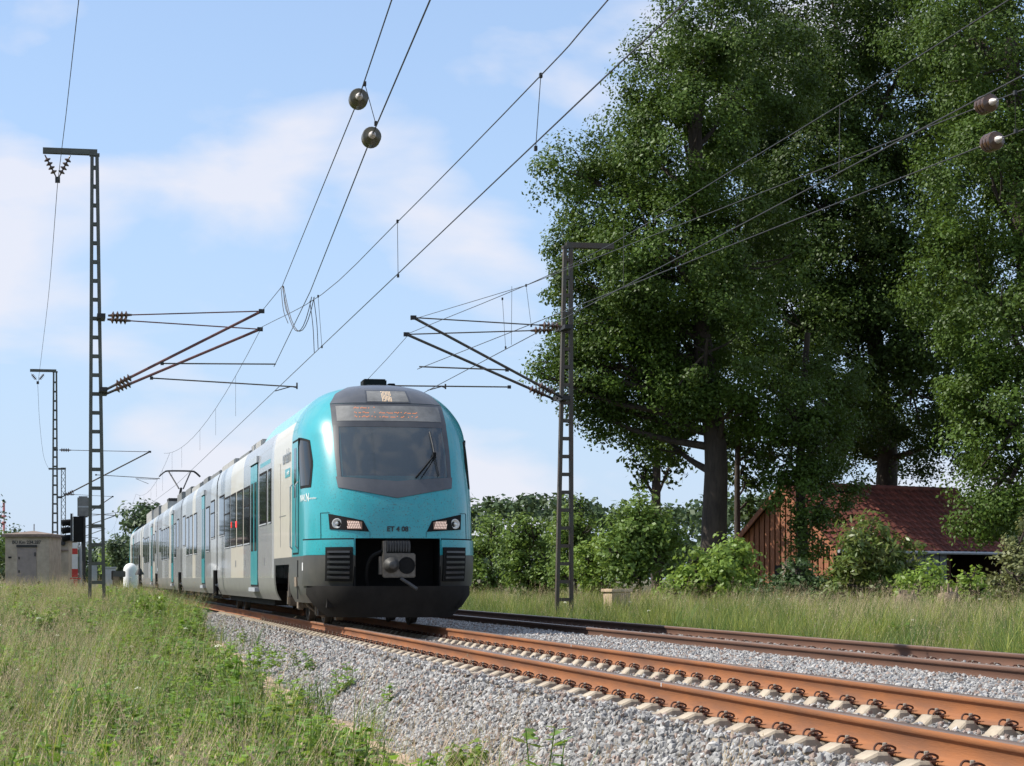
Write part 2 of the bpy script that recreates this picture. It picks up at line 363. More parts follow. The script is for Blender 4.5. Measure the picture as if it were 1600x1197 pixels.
def sleeper_mesh():
    # half profile along the length: (distance from centre, top z)
    pr = [(0, -.235), (.42, -.235), (.52, -.205), (.575, -.150), (.63, -.150), (.66, -.180), (.845, -.180), (.875, -.150), (.93, -.150), (1.01, -.186), (1.30, -.196)]
    pr = [(-a, b) for a, b in pr[::-1][:-1]]+pr
    V = []; F = []
    for x, z in pr:
        wt = .085 if abs(x) > .5 else .08
        V += [(x, -.14, -.40), (x, -wt-.012, z-.016), (x, -wt, z), (x, wt, z), (x, wt+.012, z-.016), (x, .14, -.40)]
    for i in range(len(pr)-1):
        for j in range(5): a = i*6+j; F.append((a, a+6, a+7, a+1))
    e = (len(pr)-1)*6
    mb = MB(); mb.v = V; mb.f = F+[(0, 1, 2, 3, 4, 5), (e+5, e+4, e+3, e+2, e+1, e)]; mb.m = [0]*len(mb.f)
    o = mb.build('sleeper', M['sleeper']); me = o.data; bpy.data.objects.remove(o); return me
def clip_mesh():
    """spring clip beside a rail; local origin at the bolt, rail towards +x"""
    mb = MB()
    for s in (-1, 1):
        P = [(.00, s*.012, .012), (.035, s*.02, .022), (.055, s*.05, .030), (.035, s*.078, .05), (-.012, s*.085, .062), (-.045, s*.07, .045), (-.055, s*.05, .018), (-.03, s*.045, .01)]
        mb.tube(catmull(P, 3), .0085, 5, 0)
    mb.box((.035, 0, .004), (.06, .13, .018), mi=0)
    mb.lathe((0, 0, .0), (0, 0, 1), [(0, .02), (.028, .02), (.03, .028), (.036, .028)], 8, 0)
    mb.lathe((0, 0, .036), (0, 0, 1), [(0, .017), (.034, .017), (.038, .012)], 6, 1)
    o = mb.build('rail_clip', [M['clip'], M['bolt']]); me = o.data; bpy.data.objects.remove(o); return me
SLM, CLM = sleeper_mesh(), clip_mesh()
def track(xc, label, mats, y0, nsl, nclip):
    t = thing('railway_track', label, 'track', (xc, 0, 0), kind='structure')
    rm = rail_mesh(-8, 420, mats)
    for s in (-1, 1): share('rail', rm, (xc+s*GA, 0, 0), t)
    for i in range(nsl):
        y = y0+i*SPC; sl_ = share('sleeper', SLM, (xc, y, 0), t, rot=(0, 0, rng.normal(0, .006)))
        if i < nclip:
            for s in (-1, 1):
                for q in (-1, 1):
                    share('rail_clip', CLM, (xc+s*GA+q*.104, y, -.163), sl_, rot=(0, 0, 0 if q < 0 else pi), scale=(.8, .8, .8))
    return t
trk1 = track(T1, 'near track with orange rusty rails on pale concrete sleepers under the train', [M['rust'], M['railhead']], 9.4, 92, 70)
trk2 = track(T2, 'far track with dark brown rails behind the ridge of stones', [M['rust2'], M['railhead2']], 12.3, 70, 60)
for px in (893, 1034):
    X = T1+GA-.0345 if px == 893 else T1-GA-.0345
    y = atX(px, X); mb = MB().box((X-.004, y, -.018), (.004, .012, .03)); mb.build('paint_mark', M['white'], trk1)

# ------------------------------------------------------------------ scattered stuff (stones, grass)
def nfield(X, Y, f, s):
    return np.sin(X*f*1.3+s)*np.cos(Y*f*.7+s*2.1)+.6*np.sin(X*f*2.7-Y*f*1.9+s*.7)+.4*np.sin(Y*f*3.1+s)
def scatter(name, pts, rot, scl, idx, variants, label, cat):
    """one object of kind stuff: real meshes placed on the given points"""
    c = bpy.data.collections.new(name+'_pieces')
    for i, me in enumerate(variants):
        o = bpy.data.objects.new('%s_%02d' % (name, i), me); c.objects.link(o)
    me = bpy.data.meshes.new(name); n = len(pts); me.vertices.add(n); me.vertices.foreach_set('co', np.asarray(pts, np.float32).ravel())
    for nm, ty, arr in (('rot', 'FLOAT_VECTOR', rot), ('scl', 'FLOAT', scl), ('pick', 'INT', idx)):
        a = me.attributes.new(nm, ty, 'POINT'); a.data.foreach_set('vector' if ty == 'FLOAT_VECTOR' else 'value', np.asarray(arr, np.int32 if ty == 'INT' else np.float32).ravel())
    o = bpy.data.objects.new(name, me); COL.objects.link(o)
    ng = bpy.data.node_groups.new(name, 'GeometryNodeTree')
    ng.interface.new_socket('Geometry', in_out='INPUT', socket_type='NodeSocketGeometry'); ng.interface.new_socket('Geometry', in_out='OUTPUT', socket_type='NodeSocketGeometry')
    n_ = ng.nodes.new; gi, go = n_('NodeGroupInput'), n_('NodeGroupOutput'); ci = n_('GeometryNodeCollectionInfo'); ip = n_('GeometryNodeInstanceOnPoints')
    ci.inputs['Collection'].default_value = c; ci.inputs['Separate Children'].default_value = True; ci.inputs['Reset Children'].default_value = True
    def attr(nm, ty): a = n_('GeometryNodeInputNamedAttribute'); a.data_type = ty; a.inputs['Name'].default_value = nm; return a.outputs['Attribute']
    l = ng.links.new; l(gi.outputs[0], ip.inputs['Points']); l(ci.outputs[0], ip.inputs['Instance']); ip.inputs['Pick Instance'].default_value = True
    l(attr('pick', 'INT'), ip.inputs['Instance Index']); l(attr('rot', 'FLOAT_VECTOR'), ip.inputs['Rotation']); l(attr('scl', 'FLOAT'), ip.inputs['Scale']); l(ip.outputs[0], go.inputs[0])
    m = o.modifiers.new('scatter', 'NODES'); m.node_group = ng
    return tag(o, label, cat, kind='stuff')
def in_view(X, Y, marg=40, zlo=-.8):
    D = Y*cos(TH)+X*sin(TH); R = X*cos(TH)-Y*sin(TH)
    px = 800+FPX*R/np.maximum(D, .1); return (D > 5) & (px > -marg) & (px < 1600+marg) & (HOR+FPX*(CZ+zlo-1.0)/np.maximum(D, .1)*0-0 < 9e9)

def stone_mesh(seed, m):
    import bmesh
    r = random.Random(seed); bm = bmesh.new()
    for i in range(15):
        th = r.uniform(0, 2*pi); z = r.uniform(-1, 1); q = math.sqrt(1-z*z); k = r.uniform(.8, 1.0)
        bm.verts.new((k*q*cos(th), k*q*sin(th)*.8, k*z*.62))
    bmesh.ops.convex_hull(bm, input=bm.verts)
    for v in [v for v in bm.verts if not v.link_faces]: bm.verts.remove(v)
    me = bpy.data.meshes.new('stone'); bm.to_mesh(me); bm.free(); me.materials.append(m); return me
STONES = [stone_mesh(i, M['stone'] if i < 8 else M['stone_r']) for i in range(10)]
def scatter_stones():
    P = []
    def zone(x0, x1, y0, y1, dens):
        n = int((x1-x0)*(y1-y0)*dens); P.append(np.stack([rng.uniform(x0, x1, n), rng.uniform(y0, y1, n)], 1))
    zone(2.45, 3.95, 8, 20, 900); zone(2.45, 3.95, 20, 36, 700); zone(2.9, 3.95, 36, 60, 380)
    zone(3.95, 4.32, 8, 36, 900); zone(3.95, 4.4, 36, 60, 250)
    zone(4.55, 5.85, 8, 20, 700); zone(4.55, 5.85, 20, 36, 420)
    zone(6.05, 8.15, 10, 26, 800); zone(6.05, 8.15, 26, 60, 480)
    zone(8.35, 9.65, 14, 40, 240); zone(9.8, 11.3, 14, 50, 300)
    P = np.vstack(P); X, Y = P[:, 0], P[:, 1]; Z = zbed(X, Y)+rng.uniform(-.012, .02, len(P))
    k = np.ones(len(P), bool); k &= in_view(X, Y)
    for xc, y0, lim in ((T1, 9.4, 1.13), (T2, 12.3, 0)):
        a = np.abs(X-xc); ph = np.abs((Y-y0+SPC/2) % SPC-SPC/2)
        on = (ph < .12) & (a < 1.32)
        k &= ~(on & (a < lim+rng.normal(0, .05, len(P)))); k &= ~(np.abs(a-GA) < .10)
        # crib stones sit lower beside the sleepers; past the shoulder they cover the sleeper ends
        Z = np.where((a < 1.3) & ~on & (xc == T1), Z+.012, Z); Z = np.where(on & (a >= 1.02) & (xc == T1), -.195+rng.uniform(0, .02, len(P)), Z)
    thin = (X < 3.15) & (rng.random(len(P)) > np.clip((X-2.55-.2*nfield(X*0, Y, 1.1, 6)*.5)/.5, 0.02, 1)); k &= ~thin
    P3 = np.stack([X, Y, Z], 1)[k]; n = len(P3)
    sc = .023+.022*rng.random(n)**1.5
    idx = rng.integers(0, 8, n); red = rng.random(n) < np.where(np.abs(np.abs(P3[:, 0]-T1)-GA) < .35, .42, .2); idx[red] = rng.integers(8, 10, red.sum())
    scatter('ballast_stones', P3, rng.uniform(-pi, pi, (n, 3)), sc*1.0, idx, STONES, 'grey crushed ballast stones heaped along both tracks', 'ballast')
scatter_stones()

def blade(mb, p, h, lean, az, w, curl, mi, seg=3):
    """a curved grass blade"""
    vs = []; d = np.array((cos(az), sin(az), 0)); sd = np.array((-sin(az), cos(az), 0))
    for i in range(seg+1):
        t = i/seg; q = p+d*(lean*t+curl*t*t)*h+np.array((0, 0, h*t*(1-.25*curl*t))); ww = w*(1-t*.9)
        vs += [q-sd*ww, q+sd*ww]
    mb.add(vs, [(2*i, 2*i+1, 2*i+3, 2*i+2) for i in range(seg)], mi); return vs[-1]
def tuft(kind, seed):
    r = random.Random(seed); mb = MB()
    mats = [M[['g_green', 'g_dark', 'g_yellow', 'g_green'][seed % 4]], M['g_dry'], M['g_pink'], M['g_weed'], M['g_flower']]
    U = r.uniform
    def sp(k): a = U(0, 2*pi); q = k*math.sqrt(r.random()); return np.array((q*cos(a), q*sin(a), -.02))
    if kind in ('green', 'tallgreen', 'mixed'):
        nb = 34
        for i in range(nb):
            h = U(.28, .6) if kind != 'tallgreen' else U(.4, .85)
            blade(mb, sp(.16), h, U(.05, .35), U(0, 2*pi), U(.004, .008), U(0, .6), 0 if (kind != 'mixed' or r.random() < .62) else 1, 3)
    if kind in ('dry', 'mixed', 'seed'):
        for i in range(9 if kind != 'mixed' else 5):
            h = U(.55, .95); az = U(0, 2*pi) if r.random() < .4 else U(-.9, .9); q = blade(mb, sp(.14), h, U(.05, .3), az, .0024, U(.1, .5), 1, 4)
            for j in range(6):   # feathery head
                t = np.array((U(-.010, .010), U(-.010, .010), -U(0, .13))); mb.add([q+t, q+t+np.array((U(-.006, .006), U(-.006, .006), .020)), q+t+np.array((U(-.008, .008), U(-.008, .008), .009))], [(0, 1, 2)], 2)
        for i in range(14): blade(mb, sp(.16), U(.2, .6), U(.1, .5), U(0, 2*pi), .004, U(.4, 1.1), 1 if r.random() < .6 else 0, 4)
    if kind == 'weed':
        for s in range(4):
            b = sp(.14); h = U(.3, .62); top = b+np.array((U(-.12, .12), U(-.12, .12), h)); mb.tube([b, (b+top)/2+np.array((U(-.03, .03), U(-.03, .03), 0)), top], .004, 4, 3)
            for j in range(16):
                t = U(.2, 1.02); c = b+(top-b)*t; az = U(0, 2*pi); Lf = U(.07, .145)*(1.25-.5*t); d = np.array((cos(az), sin(az), U(-.2, .5))); sd = np.array((-sin(az), cos(az), U(-.3, .3)))*Lf*.36
                mb.add([c, c+d*Lf*.5+sd, c+d*Lf, c+d*Lf*.5-sd], [(0, 1, 2, 3)], 3)
    if kind == 'umbel':
        for s in range(1):
            b = sp(.1); top = b+np.array((U(-.1, .1), U(-.1, .1), U(.5, .8))); mb.tube([b, top], .0035, 4, 0)
            for j in range(26):
                a = U(0, 2*pi); q = .032*math.sqrt(r.random()); c = top+np.array((q*cos(a), q*sin(a), U(-.01, .01))); e = .004
                mb.add([c+np.array((-e, -e, 0)), c+np.array((e, -e, 0)), c+np.array((e, e, .004)), c+np.array((-e, e, .004))], [(0, 1, 2, 3)], 4)
        for i in range(10): blade(mb, sp(.14), U(.25, .5), U(.1, .4), U(0, 2*pi), .005, U(0, .6), 0, 3)
    o = mb.build('tuft', mats); me = o.data; bpy.data.objects.remove(o); return me
KINDS = ['green', 'green', 'green', 'green', 'tallgreen', 'tallgreen', 'tallgreen', 'mixed', 'mixed', 'dry', 'dry', 'seed', 'weed', 'weed', 'weed', 'umbel']
TUFTS = [tuft(k, 40+i) for i, k in enumerate(KINDS)]
KI = {k: [i for i, q in enumerate(KINDS) if q == k] for k in set(KINDS)}
def scatter_grass(name, zones, weights, label, hmul=1.0):
    P = []
    for x0, x1, y0, y1, dens in zones:
        n = int((x1-x0)*(y1-y0)*dens); P.append(np.stack([rng.uniform(x0, x1, n), rng.uniform(y0, y1, n)], 1))
    P = np.vstack(P); X, Y = P[:, 0], P[:, 1]; k = in_view(X, Y, 650); w = weights(X, Y)   # (n, kinds)
    names = sorted(KI); tot = w.sum(1); k &= rng.random(len(P)) < np.clip(tot, 0, 1); w = w/np.maximum(tot, 1e-6)[:, None]
    c = np.cumsum(w, 1); ki = (rng.random(len(P))[:, None] > c).sum(1).clip(0, len(names)-1)
    idx = np.array([random.choice(KI[names[q]]) for q in ki])
    rot = np.zeros((len(P), 3)); rot[:, 2] = rng.uniform(-pi, pi, len(P)); seedk = np.isin(idx, KI['dry']+KI['seed']); rot[seedk, 2] = rng.normal(-.2, .6, seedk.sum()); rot[:, :2] = rng.normal(0, .1, (len(P), 2))
    sc = rng.uniform(.7, 1.2, len(P))*hmul*(1+.30*nfield(X, Y, 1.1, 2)/1.5); 
    Z = gz(X, Y); P3 = np.stack([X, Y, Z], 1)
    return scatter(name, P3[k], rot[k], np.clip(sc, .3, 1.6)[k], idx[k], TUFTS, label, 'grass')
NK = sorted(KI)
def wl(X, Y):
    w = np.zeros((len(X), len(NK))); f = nfield(X, Y, .8, 1); f2 = nfield(X, Y, 1.4, 5)
    nearpath = sstep(.1, 1.3, X)      # leafy weeds towards the ballast
    for k, v in (('green', .30+.16*f), ('tallgreen', .16+.12*f2), ('mixed', .12), ('dry', .15-.14*f), ('seed', .10-.08*f), ('weed', .22+.16*f2), ('umbel', .010)):
        q = np.full_like(X, 0)+v
        if k in ('dry', 'seed'): q = q*(1-.72*nearpath)
        if k == 'weed': q = q+.5*nearpath*(Y < 48)
        if k == 'green': q = q+.1*nearpath
        w[:, NK.index(k)] = np.maximum(q, .004)
    # thin out on the sandy strip and stop at the ballast
    edge = np.where(Y < 34, 1.95, 1.95+.9*sstep(34, 50, Y))+.28*nfield(X*0, Y, 1.3, 3)*np.where(Y < 42, 1, .3)
    bare = X > edge; w *= np.where(bare, .03, 1.)[:, None]; nb_ = bare & (Y < 19)
    for k, v in (('dry', .035), ('seed', .055), ('weed', .02)): w[nb_, NK.index(k)] = v*np.clip((19-Y[nb_])/6, .15, 1); w *= (X < 3.45)[:, None]
    return w
scatter_grass('meadow_grass', [(-5.0, 3.4, 7, 20, 40), (-7, 3.4, 20, 34, 40), (-12, 3.4, 34, 60, 30), (-18, 3.2, 60, 100, 16)], wl, 'tall dry and green verge grass with weeds left of the track', .86)
def wr(X, Y):
    w = np.zeros((len(X), len(NK))); f = nfield(X, Y, .5, 4)
    far = sstep(12.5, 15.5, X)
    for k, v in (('green', .25), ('tallgreen', .55-.25*far+.1*f), ('mixed', .08+.16*far), ('dry', .03+.13*far-.06*f), ('seed', .01+.06*far), ('weed', .01), ('umbel', .004)):
        w[:, NK.index(k)] = np.maximum(np.zeros_like(X)+v, .003)
    w *= (X > 10.9+.25*nfield(X*0, Y, .7, 1))[:, None]; return w
scatter_grass('lineside_grass', [(10.6, 14, 20, 60, 42), (14, 19, 26, 66, 26), (19, 34, 40, 74, 12), (11, 20, 60, 100, 12)], wr, 'green and straw coloured long grass right of the far track', .95)

# ------------------------------------------------------------------ vegetation
def leaf_mesh(C, Nn, size, mate, aspect=.62, jit=.3):
    """quads (diamond leaves) at centres C facing roughly Nn"""
    n = len(C); r = rng.normal(size=(n, 3)); Nn = Nn+r*.55; Nn /= np.linalg.norm(Nn, axis=1)[:, None]
    a = np.cross(Nn, rng.normal(size=(n, 3))); a /= np.linalg.norm(a, axis=1)[:, None]+1e-9; b = np.cross(Nn, a)
    s = size*rng.uniform(1-jit, 1+jit, n)[:, None]; a = a*s*.5; b = b*s*.5*aspect; bend = Nn*s*.12
    V = np.stack([C-a, C+b-bend*.3+a*.1, C+a-bend, C-b-bend*.3+a*.1], 1).reshape(-1, 3); return V, np.arange(4*n).reshape(-1, 4)
def crown_points(lobes, nleaf_per_m2, clump=.55, fill=.55):
    Cs, Ns = [], []
    for c, rx, ry, rz in lobes:
        R = (rx*ry*rz)**(1/3); area = 4*pi*R*R; nc = max(6, int(area*1.05/(clump*clump*2.2))); per = max(8, int(area*nleaf_per_m2/nc))
        d = rng.normal(size=(nc, 3)); d /= np.linalg.norm(d, axis=1)[:, None]; rad = rng.uniform(fill, 1.04, nc)**.6
        cc = c+d*rad[:, None]*np.array((rx, ry, rz)); cs = clump*rng.uniform(.55, 1.35, nc)
        e = rng.normal(size=(nc, per, 3)); e /= np.linalg.norm(e, axis=2)[..., None]; q = rng.random((nc, per, 1))**.45
        pts = cc[:, None]+e*q*cs[:, None, None]*np.array((1, 1, .75)); nn = e*.55+d[:, None]*.45+np.array((0, 0, .55))
        Cs.append(pts.reshape(-1, 3)); Ns.append(nn.reshape(-1, 3))
    return np.vstack(Cs), np.vstack(Ns)
def limb(mb, p0, p1, r0, r1, bow=.12, n=5):
    p0 = np.array(p0, float); p1 = np.array(p1, float); Ln = np.linalg.norm(p1-p0)
    mid = (p0+p1)/2+rng.normal(0, bow*Ln*.4, 3)+np.array((0, 0, -bow*Ln*.3)); P = catmull([p0, mid, p1], n)
    mb.tube(P, np.linspace(r0, r1, len(P)), 7)
def tree(name, label, cat, base, trunk, r0, lobes, mate, leaf=.19, dens=95, clump=.6, group=None, limbs=True, barkm=None, fill=.5, aspect=.62, grow=1.0):
    """trunk: points from the base upward"""
    lobes = [(c, a*grow, b*grow, d*grow) for c, a, b, d in lobes]
    t = thing(name, label, cat, base, group); mb = MB(); P = catmull(trunk, 6); rr = np.linspace(1, .45, len(P))*r0; rr[:3] *= np.array((1.35, 1.15, 1.05)); mb.tube(P, rr, 10)
    if limbs:
        for c, rx, ry, rz in lobes:
            k = np.argmin(np.linalg.norm(P-c, axis=1)*1+np.maximum(P[:, 2]-c[2], 0)*2); k = min(max(k-2, len(P)//3), len(P)-1)
            limb(mb, P[k], c, min(rr[k]*.4, .15), .04); 
            for j in range(4):
                d = rng.normal(size=3); d /= np.linalg.norm(d); limb(mb, c+(P[k]-c)*.25, c+d*np.array((rx, ry, rz))*.8, max(.04, rr[k]*.14), .015)
    mb.build('trunk', barkm or M['bark'], t, True)
    C, Nn = crown_points(lobes, dens, clump, fill); V, Fq = leaf_mesh(C, Nn, leaf, mate, aspect)
    share('crown', fastmesh('crown', V-WL[t], Fq, 4, mate), WL[t], t); return t
def lb(px, py, D, r, ry=None, rz=None):
    s = D/FPX; return (atD(px, py, D), r*s, (ry or r)*s, (rz or r)*s)
def ground_at(px, D):
    p = atD(px, 900, D); p[2] = float(gz(p[0], p[1])); return p
# three old oaks
b = ground_at(1113, 70)
tree('oak_tree', 'tall oak nearest the right mast with thick bare trunk left of the barn', 'tree', tuple(b), [b, atD(1116, 820, 70), atD(1118, 700, 70), atD(1100, 560, 70), atD(1090, 380, 70), atD(1085, 160, 70)], .46,
     [lb(1058, 118, 70, 66), lb(938, 318, 71, 64), lb(888, 268, 70, 36), lb(955, 455, 69, 78), lb(1105, 40, 71, 74), lb(1070, 225, 69, 95), lb(1040, 390, 68, 95), lb(1105, 530, 68, 88), lb(960, 575, 70, 62), lb(1160, 120, 71, 100), lb(1165, 400, 70, 80), lb(1010, 620, 71, 55), lb(1130, 640, 69, 52), lb(915, 385, 71, 42), lb(1045, 690, 72, 34), lb(1060, 510, 72, 80), lb(990, 225, 72, 56), lb(990, 520, 71, 80), lb(1000, 340, 73, 90), lb(925, 500, 71, 50), lb(1080, 610, 71, 58), lb(940, 630, 71, 38), lb(880, 440, 71, 26), lb(862, 560, 70, 26, 26, 20), lb(884, 540, 70, 24), lb(890, 598, 71, 26), lb(915, 640, 71, 28), lb(843, 583, 70, 12)], M['oak2'], .118, 235, .78, grow=1.2, fill=.6)
b = ground_at(1385, 84)
tree('oak_tree', 'tall dark oak whose trunk rises behind the red tiled barn roof', 'tree', tuple(b), [b, atD(1385, 780, 84), atD(1386, 690, 84), atD(1370, 560, 83), atD(1350, 380, 82), atD(1330, 150, 82)], .48,
     [lb(1240, 90, 80, 115), lb(1265, 290, 79, 105), lb(1390, 130, 80, 120), lb(1360, 380, 79, 115), lb(1225, 500, 78, 90), lb(1330, 540, 79, 95), lb(1440, 600, 80, 80), lb(1300, -10, 82, 110), lb(1450, 0, 80, 110), lb(1290, 640, 80, 62), lb(1420, 480, 79, 95), lb(1470, 300, 79, 110), lb(1475, 690, 82, 55), lb(1350, 640, 84, 55), lb(1185, 320, 82, 105), lb(1180, 470, 82, 95), lb(1160, 600, 82, 75), lb(1200, 180, 84, 100), lb(1260, 420, 84, 110), lb(1480, 520, 83, 95), lb(1400, 690, 86, 50), lb(1330, 690, 86, 48), lb(1500, 180, 84, 110)], M['oak'], .135, 150, .85, grow=1.24, fill=.6)
b = ground_at(1640, 64)
tree('oak_tree', 'broad oak at the right edge with foliage hanging down past the barn roof', 'tree', tuple(b), [b, atD(1640, 780, 64), atD(1635, 640, 64), atD(1610, 480, 64), atD(1590, 250, 64), atD(1580, 60, 64)], .45,
     [lb(1570, 90, 64, 120), lb(1550, 290, 63, 105), lb(1510, 440, 63, 80), lb(1580, 500, 62, 95), lb(1575, 660, 62, 82), lb(1570, 780, 62, 58), lb(1535, 800, 62, 36), lb(1530, 580, 63, 52), lb(1640, 400, 64, 110), lb(1640, 200, 64, 110), lb(1500, 40, 66, 90), lb(1620, 720, 63, 70), lb(1545, 700, 64, 50)], M['oak2'], .115, 225, .75, grow=1.22, fill=.6)
b = ground_at(1256, 70)
tree('ivy_tree', 'slender leafy tree hanging in front of the barn gable', 'tree', tuple(b), [b, atD(1254, 850, 70), atD(1250, 740, 70), atD(1255, 620, 71), atD(1262, 520, 71)], .2,
     [lb(1240, 640, 69, 52), lb(1232, 710, 69, 42, 42, 48), lb(1250, 775, 69, 42, 40, 50), lb(1268, 700, 70, 48), lb(1262, 838, 69, 32, 30, 36), lb(1300, 760, 71, 40), lb(1290, 620, 71, 56)], M['oak2'], .115, 190, .5, grow=1.3)
b = ground_at(1026, 78)
tree('slim_tree', 'slim dark tree with thin straight trunk behind the shrubs left of the oak', 'tree', tuple(b), [b, atD(1025, 780, 78), atD(1027, 680, 78), atD(1022, 600, 78)], .2, [lb(1012, 655, 78, 45), lb(1030, 700, 78, 32), lb(990, 690, 78, 30), lb(1000, 740, 78, 24), lb(1045, 730, 79, 24)], M['oak'], .2, 60, .55)
b = ground_at(1154, 82)
tree('slim_tree', 'thin dark tree between the oak trunk and the barn gable', 'tree', tuple(b), [b, atD(1152, 800, 82), atD(1152, 690, 82), atD(1150, 600, 82)], .14, [lb(1160, 730, 83, 40), lb(1175, 780, 83, 34), lb(1150, 660, 82, 46), lb(1185, 690, 83, 40)], M['oak'], .2, 55, .5)

def shrub(name, label, px, ptop, pbot, halfw, D, mate, leaf=.13, dens=120, clump=.32, aspect=.6, n=11, group='shrubs on the right side of the line'):
    b = ground_at(px, D); lobes = []; s = D/FPX; hz = (pbot-ptop)
    for i in range(n):
        fx = rng.uniform(-.7, .7); fz = rng.uniform(.12, .84)*(1-.4*abs(fx)); r = halfw*rng.uniform(.40, .56)
        lobes.append((atD(px+fx*halfw, pbot-fz*hz, D+rng.uniform(-.8, .8)), r*s, r*s, r*s*.95))
    lobes.append((atD(px, ptop+.22*hz, D), halfw*.40*s, halfw*.40*s, .24*hz*s)); lobes.append((atD(px, pbot-.35*hz, D), halfw*.62*s, halfw*.5*s, .36*hz*s))
    tree(name, label, 'shrub', tuple(b), [b, atD(px, pbot-.3*hz, D), atD(px+rng.uniform(-.1, .1)*halfw, pbot-.6*hz, D)], .06, lobes, mate, leaf, dens, clump, group, True, None, .35, aspect)
for a in [('hedge_shrub', 'dark shrub right behind the train nose', 768, 800, 930, 50, 92, M['leafy'], .17, 70, .5),
          ('hedge_shrub', 'loose mid green shrub between the train and the right mast', 825, 796, 930, 56, 78, M['leafy'], .15, 85, .42),
          ('birch_shrub', 'pale airy shrub right behind the right mast', 900, 782, 930, 56, 74, M['leafy'], .14, 80, .42),
          ('elder_shrub', 'tall rounded green shrub left of the oak trunk', 1000, 765, 935, 72, 66, M['leafy'], .15, 105, .4),
          ('hedge_shrub', 'low green shrub behind the tan cable box', 935, 830, 930, 46, 68, M['leafy_b'], .13, 95, .36),
          ('elder_shrub', 'bright leafy shrub under the oak trunk', 1090, 850, 940, 56, 60, M['leafy_b'], .16, 95, .36),
          ('elder_shrub', 'bright green bush at the foot of the barn gable', 1145, 838, 940, 50, 62, M['leafy_b'], .15, 90, .36),
          ('hedge_shrub', 'dark low bush in front of the barn gable', 1245, 866, 950, 66, 58, M['leafy_d'], .13, 110, .32),
          ('cherry_shrub', 'tall drooping cherry shrub with reddish tips before the barn', 1362, 798, 950, 84, 57, M['leafy_r'], .20, 85, .36, .36),
          ('laurel_shrub', 'low yellow green laurel in front of the dark barn opening', 1455, 880, 970, 58, 54, M['leafy_y'], .15, 95, .3, .4),
          ('laurel_shrub', 'yellow green laurel touching the olive shrub at the right', 1518, 882, 970, 48, 54, M['leafy_y'], .15, 95, .3, .4),
          ('olive_shrub', 'olive brown shrub at the right edge below the broad oak', 1592, 800, 975, 48, 51, M['leafy_o'], .11, 120, .3)]:
    shrub(*a)
# broad leaved weeds standing out of the verge
for px, pt, pb, hw, D, m, lab in [(62, 948, 1010, 34, 36, 'leafy_b', 'leafy weed clump in the grass below the concrete huts'), (232, 925, 960, 24, 44, 'leafy_y', 'yellow green weeds in the grass in front of the white bollard'),
        (345, 1010, 1085, 34, 27, 'leafy_b', 'bright weeds at the edge of the ballast left of the train'), (380, 1030, 1110, 36, 24, 'leafy_b', 'broad leaved weeds on the edge of the sandy strip'), (300, 1040, 1120, 34, 23, 'leafy', 'dark green weeds just left of the bright ballast edge weeds'),
        (520, 1130, 1220, 40, 17.5, 'leafy_y', 'yellow green weeds in the bottom middle by the stones'), (420, 1110, 1210, 46, 18, 'leafy_b', 'leafy weed patch at the bottom left of centre'), (205, 1100, 1190, 44, 19, 'leafy_y', 'pale weeds in the lower left verge'), (730, 1165, 1215, 26, 17, 'leafy_y', 'small weed growing through the stones at the bottom')]:
    b = ground_at(px, D); s_ = D/FPX; lobes = []; b[2] = atD(px, pb, D)[2] if px > 700 else b[2]
    for i in range(7): lobes.append((atD(px+rng.uniform(-.7, .7)*hw, pb-(pb-pt)*rng.uniform(.2, .85), D+rng.uniform(-.25, .25)), hw*.42*s_, hw*.42*s_, hw*.36*s_))
    tree('leafy_weed', lab, 'weed', tuple(b), [b, atD(px, pb-.3*(pb-pt), D), atD(px, pb-.6*(pb-pt), D)], .008, lobes, M[m], .075, 420, .11, 'weeds on the verge', False, M['g_weed'], .2, .55)
# small stumps in the long grass
def stump(px, py, D, label, h=.55):
    b = ground_at(px, D); t = MB(); P = [b+np.array((0, 0, -.05)), b+np.array((.02, 0, h*.5)), b+np.array((0, .02, h))]; t.tube(catmull(P, 4), [.42, .36, .31, .29, .28, .27, .28, .26, .22], 11)
    for i in range(7): a = i*.9; t.tube([b+np.array((.25*cos(a), .25*sin(a), .15)), b+np.array((.7*cos(a), .7*sin(a), -.06))], [.09, .03], 5)
    for i in range(6): a = rng.uniform(0, 6.28); t.tube([b+np.array((.15*cos(a), .15*sin(a), h*.8)), b+np.array((.2*cos(a), .2*sin(a), h+rng.uniform(.05, .22)))], [.06, .02], 5)
    o = t.build('tree_stump', M['stump'], None, True, loc=b); tag(o, label, 'stump')
stump(1416, 945, 52, 'weathered tree stump in the grass below the cherry shrub', .75)
stump(1482, 945, 51, 'wide rotten stump in the grass below the yellow green laurel', .8)
stump(1234, 865, 66, 'grey pollarded stump standing against the barn gable', 1.6)
# trees far behind
def fartree(label, px, ptop, halfw, D, n=7, cat='tree', name='far_tree', group='trees along the line behind the train', m=None):
    b = ground_at(px, D); s = D/FPX; hz = 900-ptop
    lobes = [(atD(px+rng.uniform(-.6, .6)*halfw, 900-hz*rng.uniform(.3, .74), D+rng.uniform(-2, 2)), halfw*.48*s, halfw*.48*s, halfw*.48*s) for i in range(n)]+[(atD(px, ptop+.3*hz, D), halfw*.5*s, halfw*.5*s, hz*.3*s), (atD(px, 900-.35*hz, D), halfw*.7*s, halfw*.7*s, hz*.3*s)]
    tree(name, label, cat, tuple(b), [b, atD(px, 900-.3*hz, D), atD(px, 900-.6*hz, D)], .3, lobes, m or M['farleaf'], .5 if D > 200 else .26, 12 if D > 200 else 34, 1.4 if D > 200 else .8, group, False)
fartree('rounded tree rising behind the train roof near the pantograph', 228, 770, 42, 230, 10)
fartree('dark tree just left of the train tail', 190, 832, 26, 290)
